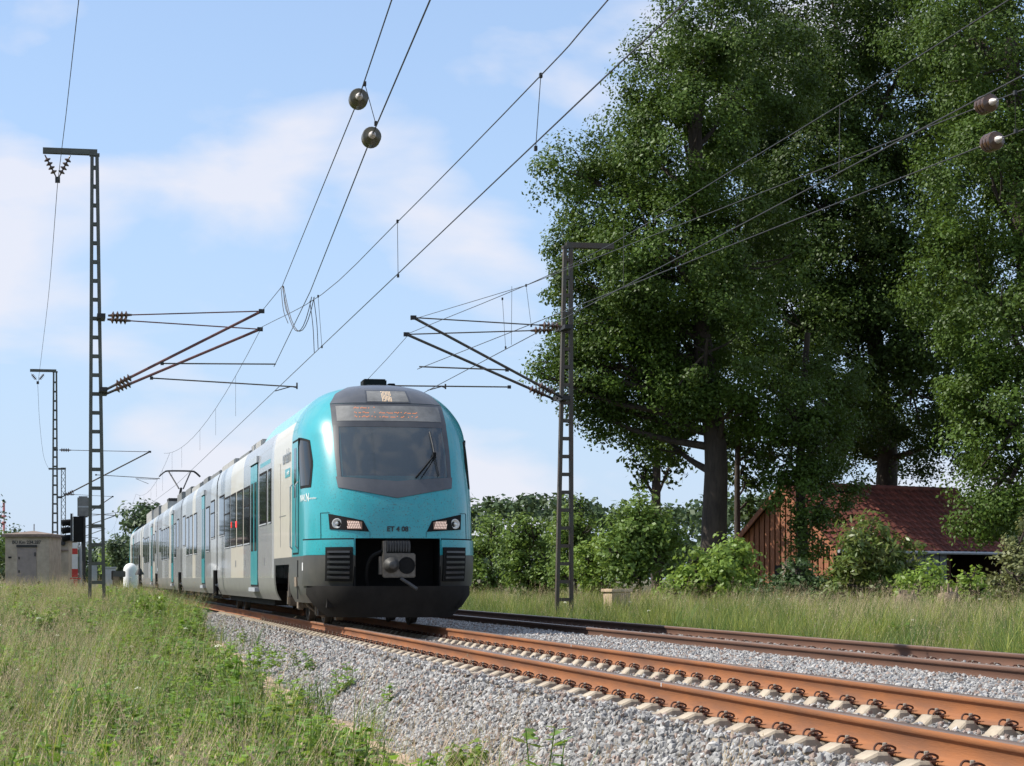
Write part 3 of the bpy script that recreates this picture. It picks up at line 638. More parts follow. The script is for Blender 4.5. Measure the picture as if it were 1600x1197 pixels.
fartree('pale green tree beside the line left of the train tail', 172, 850, 20, 320, m=M['leafy_b'])
fartree('green bush rising behind the concrete huts', 22, 826, 34, 135, group='trees on the left behind the huts')
fartree('bushy tree cut by the left edge beside the huts', -28, 800, 44, 128, group='trees on the left behind the huts', m=M['leafy'])
fartree('tall tree mostly outside the left edge, tips only', -42, 715, 42, 140, group='trees on the left behind the huts')
def far_wood():
    lobes = []
    for px in np.arange(700, 1720, 13):
        D = rng.uniform(240, 330); s = D/FPX; top = 786+rng.uniform(-9, 12)+10*math.sin(px*.02)-(10 if px < 800 else 0)
        r = rng.uniform(15, 26)*s; lobes.append((atD(px, top+r/s, D), r, r, r)); lobes.append((atD(px+5, 870, D), r*1.2, r, r*1.6))
    for px in np.arange(-60, 215, 16):
        D = rng.uniform(420, 520); s = D/FPX; top = 852+rng.uniform(-6, 6); r = 18*s; lobes.append((atD(px, top+16, D), r, r, r)); lobes.append((atD(px, 895, D), r*1.2, r, r))
    for px in np.arange(-900, -60, 20):
        D = rng.uniform(150, 200); s = D/FPX; top = 745+rng.uniform(-20, 20); r = rng.uniform(34, 50)*s; lobes.append((atD(px, top+r/s, D), r, r, r)); lobes.append((atD(px+6, 860, D), r*1.2, r, r*1.4))
    for y in np.arange(-10, 140, 5.):
        X = -48-rng.uniform(0, 10)-max(0, (y-60)*.25); r = rng.uniform(2.6, 4.2); lobes.append((np.array((X, y, 4+rng.uniform(-.5, 1.5))), r, r, r)); lobes.append((np.array((X, y+2, 1.2)), r, r, r*.8))
    C, Nn = crown_points(lobes, 5.5, 1.8, .5); V, Fq = leaf_mesh(C, Nn, .85, None)
    o = share('far_wood', fastmesh('far_wood', V, Fq, 4, M['farleaf']), (0, 0, 0)); tag(o, 'far dark green wood along the horizon', 'wood', kind='stuff')
far_wood()
# ------------------------------------------------------------------ the train
NY = 34.45
CP = [(0.38, 1.30, 0.45), (0.55, 1.38, .22), (0.8, 1.41, .08), (1.1, 1.41, .0), (1.5, 1.41, .02), (2.0, 1.41, .10), (2.4, 1.41, .26), (2.8, 1.41, .47), (3.1, 1.405, .66), (3.24, 1.395, .76), (3.4, 1.355, .88), (3.55, 1.28, 1.01), (3.68, 1.19, 1.13), (3.82, 1.06, 1.32), (3.93, .91, 1.55), (4.01, .70, 1.85), (4.06, .42, 2.2), (4.08, 0.0, 2.5)]
PR = catmull(CP, 8)
def nw(z): return np.interp(z, PR[:, 0], PR[:, 1])
def ns_(z): return np.interp(z, PR[:, 0], PR[:, 2])
NP_ = 1.45
def dep(x, z):
    u = np.minimum(np.abs(x)/np.maximum(nw(z), 1e-6), 1); return ns_(z)+NP_*(1-np.maximum(1-u**3.2, 0)**(1/2.2))
def npt(x, z, off=0.):
    """world point on the nose skin, pushed outward by off"""
    x = np.asarray(x, float); z = np.asarray(z, float); e = .004
    d = dep(x, z); gx = (dep(np.clip(x+e, -nw(z)*.998, nw(z)*.998), z)-dep(np.clip(x-e, -nw(z)*.998, nw(z)*.998), z))/(2*e); gzz = (dep(x, z+e)-dep(x, z-e))/(2*e)
    n = np.stack([gx, -np.ones_like(gx), gzz], -1); n /= np.linalg.norm(n, axis=-1)[..., None]
    return np.stack([T1+x, NY+d, z], -1)+n*np.asarray(off)[..., None]
TR = thing('regional_train', 'turquoise and silver electric multiple unit train on the near track', 'train', (T1, NY, 0))
def patch(name, parent, mate, xl, xr, zb, zt, off=.008, nx=14, nz=10, thick=.02, smooth=True):
    s = np.linspace(0, 1, nx); t = np.linspace(0, 1, nz); S, T = np.meshgrid(s, t)
    f = lambda c, q: (np.interp(q, np.linspace(0, 1, len(c)), c) if hasattr(c, '__len__') else np.full_like(q, c))
    x = f(xl, T)*(1-S)+f(xr, T)*S; z = f(zb, S)*(1-T)+f(zt, S)*T
    A = npt(x, z, np.full_like(x, off)).reshape(-1, 3); B = npt(x, z, np.full_like(x, off-thick)).reshape(-1, 3); n = nx*nz
    fs = [];
    for j in range(nz-1):
        for i in range(nx-1):
            a = j*nx+i; fs.append((a, a+1, a+1+nx, a+nx)); fs.append((n+a+nx, n+a+1+nx, n+a+1, n+a))
    rim = [i for i in range(nx)]+[j*nx+nx-1 for j in range(1, nz)]+[(nz-1)*nx+i for i in range(nx-2, -1, -1)]+[j*nx for j in range(nz-2, 0, -1)]
    for i in range(len(rim)): a, b = rim[i], rim[(i+1) % len(rim)]; fs.append((b, a, n+a, n+b))
    mb = MB(); mb.add(list(A)+list(B), fs); return mb.build(name, mate, parent, smooth)
def nose_shell():
    zs = sorted(set(list(np.round(PR[::2, 0], 4))+[.5, 1.155, 1.43, 2.44, 3.25, 1.03])); zs = [z for z in zs]
    us = np.concatenate([np.linspace(-1, -.93, 6), np.linspace(-.9, -.49, 9), np.linspace(-.485, .485, 13), np.linspace(.49, .9, 9), np.linspace(.93, 1, 6)])
    ds = [1.62, 2.2, 2.9, 3.4, 4.1, 4.9, 5.9, 6.2]; V = []; info = []
    for z in zs:
        w = float(nw(z)); st = float(ns_(z))+NP_; row = []
        back = [max(d, st+.004*(k+1)) for k, d in enumerate(ds)]
        for d in back[::-1]: row.append((-w, d))
        for u in us: row.append((u*w, float(dep(u*w, z))))
        for d in back: row.append((w, d))
        V += [(T1+x, NY+d, z) for x, d in row]; info.append(row)
    nc = len(info[0]); F = []; mi = []
    for j in range(len(zs)-1):
        zc = (zs[j]+zs[j+1])/2
        for i in range(nc-1):
            q = [info[j][i], info[j][i+1], info[j+1][i], info[j+1][i+1]]; x = sum(a[0] for a in q)/4; d = sum(a[1] for a in q)/4
            front = 8 <= i < nc-9
            if front and abs(x) < .684 and .5 < zc < 1.43: continue
            if front and abs(x) < .86 and 2.44 < zc < 3.25: continue
            if not front and 3.4 < d < 5.9 and zc < 1.03: continue
            m = 0
            if zc < 1.155: m = 1
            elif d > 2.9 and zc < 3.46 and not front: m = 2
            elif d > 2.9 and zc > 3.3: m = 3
            a = j*nc+i; F.append((a, a+1, a+1+nc, a+nc)); mi.append(m)
    return np.array(V), F, mi
NV, NF, NM = nose_shell()
def put_shell():
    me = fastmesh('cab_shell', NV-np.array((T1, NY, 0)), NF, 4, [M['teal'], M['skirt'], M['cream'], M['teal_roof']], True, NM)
    me.set_sharp_from_angle(angle=radians(50)); o = share('cab_shell', me, (T1, NY, 0), TR); tail = share('tail_cab_shell', me, (T1, 136.9, 0), TR, rot=(0, 0, pi)); return o, tail
SH, TAIL = put_shell()
# dark mask, cap, windscreen
for s in (-1, 1):
    patch('mask_side', SH, M['blackp'], [s*.925, s*.94, s*.935], [s*.865, s*.872, s*.845], 2.40, 3.29, .012, 5, 14)
patch('mask_band', SH, M['blackp'], [-.935, -.94], [.935, .94], 3.255, 3.335, .0125, 24, 4)
patch('mask_band', SH, M['blackp'], [-.94, -.925], [.94, .925], 3.335, 3.66, .012, 24, 8)
patch('mask_chin', SH, M['charcoal'], [-.92, -.945], [.92, .945], [2.245, 2.16, 2.075, 2.16, 2.245], [2.425, 2.385, 2.345, 2.385, 2.425], .014, 25, 6)
patch('roof_cap', SH, M['charcoal'], [-.925, -.80, -.46], [.925, .80, .46], 3.672, 4.055, .011, 26, 14)
patch('windscreen', SH, M['wind'], [-.868, -.875, -.85], [.868, .875, .85], [2.425, 2.385, 2.345, 2.385, 2.425], 3.26, .009, 26, 16, .014)
patch('destination_display', SH, M['equip'], [-.86, -.85], [.86, .85], 3.355, 3.62, .0155, 22, 6, .006)
patch('display_frame', SH, M['blackp'], [-.37, -.345], [.37, .345], 3.668, 3.905, .016, 16, 7, .01)
ld = patch('line_display', SH, M['equip'], [-.345, -.32], [.345, .32], 3.69, 3.885, .0195, 14, 6, .006)
# amber light dots: matrix on top, three broken rows in the band
def leds(name, spots, w, h, mate, off):
    mb = MB()
    for x, z in spots:
        p = [npt(np.array(a), np.array(c), np.array(off)) for a, c in ((x-w, z-h), (x+w, z-h), (x+w, z+h), (x-w, z+h))]; mb.add(p, [(0, 1, 2, 3)])
    o = mb.build(name, mate, SH); tag(o, kind='stuff'); return o
leds('amber_dots', [(-.015+.024*i, 3.70+.021*j) for i in range(-3, 4) for j in range(9) if (i*7+j*3) % 11], .0065, .006, M['ledw'], .0215)
rows = []
for z, seg in ((3.575, [(-.57, -.29), (-.25, -.235)]), (3.49, [(-.57, -.54), (-.50, -.34), (-.25, -.235), (-.17, -.02), (.0, .21), (.245, .275), (.30, .47)]), (3.42, [(-.57, -.54), (-.50, -.35), (-.30, -.28), (-.25, -.235), (-.17, -.03), (-.01, .12), (.16, .27), (.30, .46)])):
    for a, c in seg:
        x = a
        while x < c:
            if rng.random() < .78: rows.append((x, z+rng.choice([0, 0, .012])))
            x += .021
leds('amber_text_dots', rows, .0085, .006, M['led'], .0175)
# wiper
mb = MB(); wp = lambda x, z, o: npt(np.array(x), np.array(z), np.array(o))
mb.tube([wp(.32, 2.40, .03), wp(.52, 2.62, .05), wp(.64, 2.76, .05)], [.016, .014, .012], 6); mb.tube([wp(.40, 2.39, .03), wp(.56, 2.60, .04), wp(.655, 2.74, .05)], .008, 5)
wa = mb.build('wiper', M['black'], SH); MB().tube([wp(.62, 3.17, .03), wp(.645, 2.95, .035), wp(.66, 2.74, .04), wp(.70, 2.43, .03)], .011, 5).build('wiper_blade', M['iron'], SH)
MB().box(wp(.65, 2.77, .045), (.05, .05, .09)).build('wiper_pivot', M['black'], SH)
# cab windows, both sides
for s in (-1, 1):
    patch('side_window_frame', SH, M['black'], [s*1.408, s*1.409, s*1.398], [s*1.30, s*1.255, s*1.275], 2.27, [3.14, 3.06], .006, 12, 10, .012)
    patch('side_window', SH, M['glassd'], [s*1.404, s*1.4045, s*1.393], [s*1.318, s*1.275, s*1.292], 2.31, [3.09, 3.03], .009, 12, 10, .012)
# headlights
for s in (-1, 1):
    o = patch('headlight', SH, M['black'], [s*1.06, s*1.075], [s*.465, s*.555], [1.575, 1.535], [1.825, 1.71], .012, 16, 8)
    mb = MB(); c = npt(np.array(s*.95), np.array(1.665), np.array(.012)); n = npt(np.array(s*.95), np.array(1.665), np.array(1.012))-c
    n = n*np.array((.5, 1, .5)); mb.lathe(c-n*.01, n, [(0, .085), (.022, .082), (.026, .070), (.016, .055), (.008, .03), (.03, .022)], 20, 0); mb.lathe(c, n, [(.005, .03), (.026, .02), (.03, .006)], 12, 1)
    mb.build('headlight_lens', [M['lampglass'], M['lampcore']], SH, True)
    a, b_ = sorted((s*.80, s*.575)); zl = [1.575, 1.57] if s < 0 else [1.57, 1.575]; zt = [1.72, 1.69] if s < 0 else [1.69, 1.72]
    patch('lamp_reflector', SH, M['reflgap'], a, b_, zl, zt, .0155, 8, 6, .006); mb = MB()
    for k in range(8):
        x0 = a+.008+k*(b_-a-.03)/7.5
        for q in range(3):
            z0 = 1.585+.04*q; z1 = z0+.034; sl_ = (.024 if s < 0 else -.024); xx = x0+(-sl_*q*.5)
            if xx < a+.005 or xx+.018 > b_-.004: continue
            p = [npt(np.array(xa), np.array(za), np.array(.019)) for xa, za in ((xx, z0), (xx+.017, z0), (xx+.017-sl_*.5, z1), (xx-sl_*.5, z1))]; mb.add(p, [(0, 1, 2, 3)])
    tag(mb.build('lamp_ridges', M['reflector'], SH), kind='stuff')
# panel seams
for s in (-1, 1):
    patch('panel_seam', SH, M['black'], s*.70, s*1.40, 1.408, 1.430, .006, 18, 3, .01)
    patch('panel_seam', SH, M['black'], s*1.185, s*1.190, 1.43, 1.845, .004, 3, 8, .01); patch('panel_seam', SH, M['black'], s*1.06, s*1.19, 1.838, 1.845, .004, 6, 3, .01)
    patch('panel_seam', SH, M['black'], s*.452, s*.457, 1.44, 1.535, .004, 3, 4, .01)
# lower fairing, buffers, recess
for s in (-1, 1):
    patch('bumper_fairing', SH, M['teal'], s*.70, s*1.385, 1.165, 1.405, .03, 16, 6, .05)
    patch('bumper_fairing', SH, M['skirt'], s*.70, [s*1.385, s*1.385], .67, 1.16, .029, 16, 10, .05)
    o = patch('buffer_pad', TR, M['black'], s*.715, s*1.085, .765, 1.285, .075, 8, 8, .1)
    for k in range(6): patch('rib', o, M['blackp'], s*.75, s*1.05, .815+k*.076, .847+k*.076, .098, 7, 3, .03)
mb = MB(); mb.box((T1, NY+.75, .5+.47), (1.36, .02, .93)); mb.box((T1-.69, NY+.42, .965), (.02, .66, .93)); mb.box((T1+.69, NY+.42, .965), (.02, .66, .93)); mb.box((T1, NY+.42, 1.437), (1.36, .66, .02))
mb.build('coupler_recess', M['black'], SH)
mb = MB(); US = np.linspace(-.99, .99, 25); rows_ = [(.665, 1.37, -.035, .97), (.52, 1.37, -.02, .96), (.36, 1.26, .03, .9), (.16, 1.04, .10, .75)]; vs = []
for z, w_, o_, k_ in rows_: vs += [(T1+u*w_, NY+o_+NP_*k_*(1-(1-abs(u)**3.2)**(1/2.2)), z) for u in US]
nU = len(US); nV = len(vs); vs += [(x, y+.06, z) for x, y, z in vs]; fs = []
for j in range(3):
    for i in range(nU-1): a = j*nU+i; fs += [(a, a+1, a+1+nU, a+nU), (nV+a, nV+a+nU, nV+a+1+nU, nV+a+1)]
for i in range(nU-1): fs += [(i, nV+i, nV+i+1, i+1), (3*nU+i, 3*nU+i+1, nV+3*nU+i+1, nV+3*nU+i)]
mb.add(vs, fs); mb.build('snow_plough', M['plow'], TR, True)
MB().box((T1, NY+1.4, .42), (2.2, 2.0, .2)).build('underframe', M['plow'], TR)
# coupler
mb = MB(); cy = NY-.10
mb.box((T1, cy+.06, 1.0), (.40, .12, .30)); hd = mb.build('coupler_head', M['steel'], TR, bevel=.012)
MB().lathe((T1-.10, cy+.02, 1.005), (0, -1, 0), [(0, .10), (.05, .095), (.11, .06), (.15, .045), (.16, .02)], 18).build('coupler_cone', M['steel_d'], hd, True)
MB().lathe((T1+.09, cy+.01, 1.0), (0, -1, 0), [(0, .105), (.014, .105), (.016, .09), (.012, .085)], 20).build('coupler_funnel', M['black'], hd)
mb = MB(); mb.lathe((T1-.16, cy+.16, 1.22), (1, 0, 0), [(0, .09), (.01, .1), (.30, .1), (.31, .09)], 16); o = mb.build('coupler_cover', M['steel_d'], hd, True)
for k in range(9): MB().box((T1-.14+.033*k, cy+.05, 1.235), (.012, .03, .13)).build('cover_rib', M['steel_d'], hd)
MB().box((T1-.175, cy+.11, 1.2), (.04, .14, .2)).build('coupler_bracket', M['steel'], hd); MB().box((T1-.21, cy+.12, 1.0), (.06, .12, .22)).build('coupler_bracket', M['steel'], hd)
MB().tube([(T1+.02, cy+.0, .84), (T1+.12, cy-.06, .77), (T1+.2, cy-.12, .71)], .022, 8).build('coupler_handle', M['steel_d'], hd)
MB().tube([(T1, cy+.1, 1.0), (T1, cy+.9, 1.0)], .11, 12).build('coupler_shaft', M['steel_d'], hd)
MB().tube(catmull([(T1-.2, cy+.1, 1.18), (T1-.33, cy+.14, 1.1), (T1-.38, cy+.2, .92), (T1-.34, cy+.3, .7)], 6), .022, 6).build('air_hose', M['black'], hd)
K_ = 1.3
for o in [hd]+list(hd.children):
    for v in o.data.vertices:
        w_ = v.co+mathutils.Vector(tuple(WL[o])); v.co = mathutils.Vector((T1+(w_.x-T1)*K_, cy+(w_.y-cy)*K_, 1.02+(w_.z-1.02)*K_))-mathutils.Vector(tuple(WL[o]))
# number and lettering
me = text_mesh('ET 4 08', .11, M['letter'], .002, bold=.0035); share('fleet_number', me, (T1-.01, NY+float(dep(0, 1.575))-.012, 1.575), TR, rot=(pi/2, 0, 0))
def side_text(txt, size, mate, y, z, x=None):
    me = text_mesh(txt, size, mate, .002); share('lettering', me, (T1-(1.418 if x is None else x), y, z), TR, rot=(pi/2, 0, -pi/2))
side_text('eurobahn', .36, M['letter_grey'], NY+3.75, 2.92)
MB().box((T1-1.413, NY+3.6, 2.63), (.006, .85, .15)).build('brand_stripe', M['teal'], TR); side_text('eurobahn', .1, M['white'], NY+3.5, 2.63, 1.4185)
def tang_text(txt, size, x, z):
    p, p2 = npt(np.array(x), np.array(z), np.array(.006)), npt(np.array(x+.008), np.array(z), np.array(.006)); dv_ = p2-p; share('lettering', text_mesh(txt, size, M['white'], .001), p, SH, rot=(pi/2, 0, math.atan2(dv_[1], dv_[0])))
tang_text('NWL', .16, -1.393, 2.10); tang_text('N', .2, -1.345, 2.10); tang_text('Niedersachsen', .05, -1.29, 2.09)
# roof antenna boxes
MB().box((T1-.02, NY+2.75, 4.14), (.40, .42, .13)).build('roof_antenna', M['black'], TR, bevel=.02); MB().box((T1+.27, NY+2.7, 4.10), (.12, .3, .07)).build('roof_antenna', M['black'], TR, bevel=.01)
# cab door on the flank, with handrails
def side_box(name, mate, y0, y1, z0, z1, prot=.012, parent=None, side=-1, x=1.41, bevel=0):
    return MB().box((T1+side*(x+prot/2-.004), (y0+y1)/2, (z0+z1)/2), (prot+.008, abs(y1-y0), z1-z0)).build(name, mate, parent or TR, bevel=bevel)
for s in (-1, 1):
    side_box('cab_door_seal', M['black'], NY+1.78, NY+2.72, 1.19, 3.12, .004, SH, s); dr = side_box('cab_door', M['teal'], NY+1.82, NY+2.68, 1.22, 3.08, .010, SH, s)
    side_box('cab_door_window', M['glassd'], NY+2.05, NY+2.42, 2.15, 2.98, .014, SH, s)
    for q in (1.80, 2.70): MB().tube([(T1+s*1.42, NY+q, 1.28), (T1+s*1.46, NY+q, 1.33), (T1+s*1.46, NY+q, 2.35), (T1+s*1.42, NY+q, 2.4)], .014, 6).build('handrail', M['galv'], SH)
    MB().box((T1+s*1.415, NY+1.9, .95), (.012, .1, .28)).build('step_recess', M['black'], SH); MB().box((T1+s*1.415, NY+1.9, .55), (.012, .1, .22)).build('step_recess', M['black'], SH)
    MB().box((T1+s*1.40, NY+1.25, .98), (.012, .12, .13)).build('white_plate', M['white'], SH); MB().box((T1+s*1.415, NY+2.2, .73), (.02, .34, .16)).build('step', M['grime'], SH)
    MB().box((T1+s*1.413, NY+4.55, 1.9), (.006, 1.15, .012)).build('panel_seam', M['midgrey'], SH); MB().box((T1+s*1.413, NY+4.9, 2.1), (.006, .012, 1.5)).build('panel_seam', M['midgrey'], SH)
MB().box((T1, NY+1.1, 2.16), (2.0, .7, .34)).build('dashboard', M['sheet'], SH, bevel=.04); MB().box((T1, NY+3.3, 2.4), (2.6, .05, 2.2)).build('cab_bulkhead', M['sheet'], SH)
# car bodies
JY = [56.3, 74.2, 93.7, 113.9]; CAR = [(NY+6.2, JY[0]-.17)]+[(JY[i]+.17, JY[i+1]-.17) for i in range(3)]+[(JY[3]+.17, 136.9-6.2)]
SEC = [(-w, z) for z, w, _ in PR[::2]]; SEC = SEC+[(-x, z) for x, z in SEC[::-1][1:]]
SECF = [(x, z if z < 3.5 else 3.5+.36*(z-3.5)) for x, z in SEC]     # passenger cars: flat roof well
PAINTS = ['silver', 'cream', 'lightgrey', 'midgrey', 'roof', 'skirt_l', 'teal_roof']
def car(k, bands):
    y0, y1 = CAR[k]; brk = sorted(set([y0, y1]+[b for b, _ in bands if y0 < b < y1]+([NY+9.3, NY+9.5] if k == 0 else []))); n = len(SEC); V = []; F = []; mi = []
    for y in brk: V += [(x, y-(y0), z) for x, z in (SEC if k == 0 and y < NY+9.4 else SECF)]
    for i in range(len(brk)-1):
        yc = (brk[i]+brk[i+1])/2; p = [m for b, m in bands if b <= yc]; p = p[-1] if p else bands[0][1]
        for j in range(n-1):
            zc = (SEC[j][1]+SEC[j+1][1])/2; m = PAINTS.index(p)
            if zc < .79: m = 5
            elif zc > 3.5: m = 6 if yc < NY+9.5 else 4
            a = i*n+j; F.append((a, a+1, a+1+n, a+n)); mi.append(m)
    me = fastmesh('car_body', V, F, 4, [M[p] for p in PAINTS], True, mi); me.set_sharp_from_angle(angle=radians(50)); return share('car_body', me, (T1, y0, 0), TR)
SX = T1-1.41
def Yp(px): return float(atX(px, SX))
bands0 = [(NY+6, 'lightgrey'), (Yp(425), 'silver'), (Yp(404), 'silver'), (Yp(380.5), 'cream'), (Yp(361), 'lightgrey'), (Yp(352), 'silver'), (Yp(345), 'lightgrey')]
cars = [car(0, bands0)]
for k in range(1, 5):
    y0, y1 = CAR[k]; bd = []; y = y0; q = k
    while y < y1: bd.append((y, ['silver', 'lightgrey', 'midgrey', 'silver', 'cream'][q % 5])); y += [3.6, 2.2, 4.4, 2.8, 1.6][q % 5]; q += 1
    cars.append(car(k, bd))
def window(k, p0, p1, z0, z1, split=False):
    ya, yb = sorted((Yp(p0), Yp(p1)))
    for s in (-1, 1):
        mb = MB(); yc, zc = (ya+yb)/2, (z0+z1)/2
        mb.box((T1+s*1.410, yc, zc), (.016, yb-ya+.10, z1-z0+.10), mi=1); mb.box((T1+s*1.414, yc, zc), (.016, yb-ya, z1-z0), mi=0)
        mb.box((T1+s*1.416, yc, z0-.035), (.02, yb-ya+.1, .025), mi=2)
        if split: mb.box((T1+s*1.416, yc, z0+(z1-z0)*.68), (.018, yb-ya, .035), mi=1)
        mb.build('window', [M['glassd'], M['frame'], M['galv']], cars[k])
HI = (1.88, 2.80); LO = (1.56, 2.70)
for p in [(406.2, 416.6)]: window(0, *p, 1.88, 2.82)
window(0, 420, 423.5, 1.88, 2.82); window(0, 381.5, 390.4, *LO, True); window(0, 371, 379.4, *LO); window(0, 361, 368.7, *LO); window(0, 352, 359.5, *LO, True); window(0, 343.5, 350.6, *HI)
for i, p in enumerate([(286, 289.8), (292, 295.2), (297, 301), (303, 307.6), (322.2, 327.5), (330, 335.6)]): window(1, *p, *(HI if i in (0, 5) else LO), i == 5)
for i, p in enumerate([(249.4, 251.6), (252.6, 254.6), (255.8, 257.8), (259, 261), (262.3, 264.4), (272.6, 275.2), (277, 279.8)]): window(2, *p, *(HI if i in (0, 6) else LO))
for i, p in enumerate([(223.3, 225), (225.9, 227.6), (228.5, 230.2), (231.2, 233), (239.8, 241.4), (242.4, 244)]): window(3, *p, *(HI if i in (0, 5) else LO))
for i, p in enumerate([(209.5, 211), (211.8, 213.4), (214.2, 215.8), (216.7, 218.4), (205.8, 207)]): window(4, *p, *LO)
def door(k, p0, p1):
    ya, yb = sorted((Yp(p0), Yp(p1))); ym = (ya+yb)/2
    for s in (-1, 1):
        side_box('door_seal', M['black'], ya-.05, yb+.05, .62, 3.15, .003, cars[k], s); 
        for q, (a, c) in enumerate(((ya, ym-.012), (ym+.012, yb))):
            side_box('door_leaf', M['teal'], a, c, .66, 3.10, .012, cars[k], s); side_box('door_window', M['glassd'], a+.14, c-.14, 1.35, 2.75, .017, cars[k], s)
        side_box('door_lintel', M['lightgrey'], ya-.12, yb+.12, 3.13, 3.26, .05, cars[k], s, 1.395); side_box('door_step', M['galv'], ya+.05, yb-.05, .52, .60, .09, cars[k], s, 1.38)
for k, p0, p1 in ((0, 392.5, 402.8), (1, 315.6, 320), (2, 268.3, 270.9), (3, 236.3, 238.2), (4, 207.6, 208.8)): door(k, p0, p1)
side_box('roof_stripe', M['teal'], Yp(422.5), Yp(406.5), 2.98, 3.06, .004, cars[0], -1, 1.405)
for px, z in ((369.5, 2.02), (362.2, 2.04)): MB().box((SX-.009, Yp(px), z), (.006, .34, .14)).build('red_light', M['redlamp'], cars[0])
for px in (384, 399-30, 414): side_box('label_plate', M['midgrey'], Yp(px), Yp(px)+.25, 1.05, 1.2, .004, cars[0])
for y in JY:
    mb = MB(); mb.v = []; 
    for yy in (y-.17, y-.09, y, y+.09, y+.17):
        k = .93 if abs(yy-y) > .12 or yy == y else .97; mb.v += [(T1+x*k, yy, z*.985) for x, z in SECF]
    n = len(SEC); mb.f = [(i*n+j, i*n+j+1, (i+1)*n+j+1, (i+1)*n+j) for i in range(4) for j in range(n-1)]; mb.m = [0]*len(mb.f); mb.build('gangway_bellows', M['black'], TR, True)
    MB().tube([(SX-.03, y, .35), (SX-.03, y, 1.0)], .07, 8).build('gangway_damper', M['black'], TR); MB().lathe((SX-.05, y, .62), (1, 0, 0), [(0, .07), (.1, .07)], 10).build('damper_joint', M['galv'], TR)
# bogies
def bogie(yc, wb=1.25):
    mb = MB()
    for s in (-1, 1): mb.box((T1+s*1.0, yc, .52), (.16, 2*wb+.7, .2)); mb.box((T1+s*1.0, yc, .66), (.2, .9, .16))
    mb.box((T1, yc, .55), (2.0, .5, .2)); b = mb.build('bogie', M['under'], TR, bevel=.02)
    for q in (-1, 1):
        for s in (-1, 1):
            MB().lathe((T1+s*.68, yc+q*wb, .43), (s, 0, 0), [(0, .46), (.025, .46), (.03, .43), (.13, .425), (.135, .36), (.10, .33), (.10, .16), (.16, .13), (.17, .05)], 24).build('wheel', M['under'], b, True)
            MB().box((T1+s*1.08, yc+q*wb, .43), (.22, .34, .30)).build('axle_box', M['grime'], b, bevel=.03)
            MB().lathe((T1+s*1.06, yc+q*wb*.62, .55), (0, 0, 1), [(0, .13), (.06, .11), (.10, .13), (.16, .11), (.20, .13), (.26, .11), (.32, .13)], 12).build('spring', M['grime'], b, True)
    return b
bf = bogie(NY+4.65)
for y in JY: bogie(y)
bogie(136.9-4.65)
mb = MB(); mb.tube([(T1-1.22, NY+4.9, 1.0), (T1-1.24, NY+4.8, .45)], .05, 8); mb.build('yaw_damper', M['under'], bf); MB().box((T1-1.2, NY+3.5, .52), (.10, .30, .55)).build('sand_box', M['grime'], bf, bevel=.02)
MB().tube(catmull([(T1-1.2, NY+3.2, .5), (T1-1.1, NY+2.9, .3), (T1-.85, NY+2.85, .12)], 5), .03, 6).build('sand_pipe', M['grime'], bf); MB().box((T1-.95, NY+2.5, .28), (.2, .25, .26)).build('magnet_brake', M['grime'], bf, bevel=.02)
MB().box((T1-1.0, NY+1.9, .25), (.16, .2, .16)).build('antenna_unit', M['under'], bf); MB().box((T1-.8, NY+1.3, .2), (.12, .2, .2)).build('sand_box', M['grime'], bf)
for k in range(5): y0, y1 = CAR[k]; MB().box((T1, (y0+y1)/2+(.8 if k == 0 else 0), .40), (2.3, (y1-y0)-3.6, .3)).build('underfloor_box', M['plow'], TR)
# roof equipment
def roofbox(p0, p1, ytop, mate, w=1.5, name='roof_unit', zb=3.60):
    X = T1-w/2; ya, yb = sorted((float(atX(p0, X)), float(atX(p1, X)))); D = ya*cos(TH)+X*sin(TH); zt = min(max(CZ+(HOR-ytop)*D/FPX, 4.12), 4.75)
    MB().box((T1, (ya+yb)/2, (zb+zt)/2), (w, yb-ya, max(.12, zt-zb))).build(name, mate, TR, bevel=.03)
for a in [(408, 393, 690, M['equip_l'], 1.3), (390, 374, 706, M['equip'], 1.1), (366, 347, 724, M['equip_l'], 1.3), (343, 329, 739, M['equip'], 1.2), (325, 318, 744, M['equip'], 1.0), (312, 300, 754, M['equip_l'], 1.2), (298, 290, 760, M['equip'], 1.2), (284, 277, 768, M['equip'], 1.3), (262, 252, 783, M['equip_l'], 1.3), (248, 240, 790, M['equip'], 1.3), (237, 229, 797, M['equip_l'], 1.3)]: roofbox(*a)
for px, h in ((374, .12), (350, .05), (338, .12), (320, .15), (306, .1)):
    X = T1-.3; y = float(atX(px, X)); mb = MB()
    mb.tube(catmull([(X, y, 3.8), (X-.05, y+.3, 4.1+h*.8), (X, y+1.2, 4.15+h), (X, y+2.4, 4.12+h*.6), (X+.05, y+3.0, 3.8)], 5), .04, 6); mb.build('roof_cable', M['iron'], TR)
# pantograph
py_ = 103.0; pz = 5.78; pg = MB().box((T1, py_, 4.45), (1.1, 1.8, .14)); pgo = pg.build('pantograph', M['iron'], TR)
for s in (-1, 1):
    for q in (-1, 1): MB().lathe((T1+s*.45, py_+q*.7, 4.0), (0, 0, 1), [(0, .06), (.1, .1), (.16, .06), (.26, .1), (.38, .06)], 8).build('foot_insulator', M['insul'], pgo)
    MB().tube([(T1+s*.10, py_-1.2, 4.95), (T1+s*.5, py_+.1, pz)], .035, 6).build('upper_arm', M['iron'], pgo)
MB().tube([(T1, py_+.7, 4.5), (T1, py_-1.2, 4.95)], .06, 8).build('lower_arm', M['iron'], pgo)
for q in (-.18, .18): MB().tube(catmull([(T1-.95, py_+q, pz-.22), (T1-.72, py_+q, pz-.02), (T1-.5, py_+q, pz+.04), (T1+.5, py_+q, pz+.04), (T1+.72, py_+q, pz-.02), (T1+.95, py_+q, pz-.22)], 5), .035, 6).build('contact_strip', M['iron'], pgo)
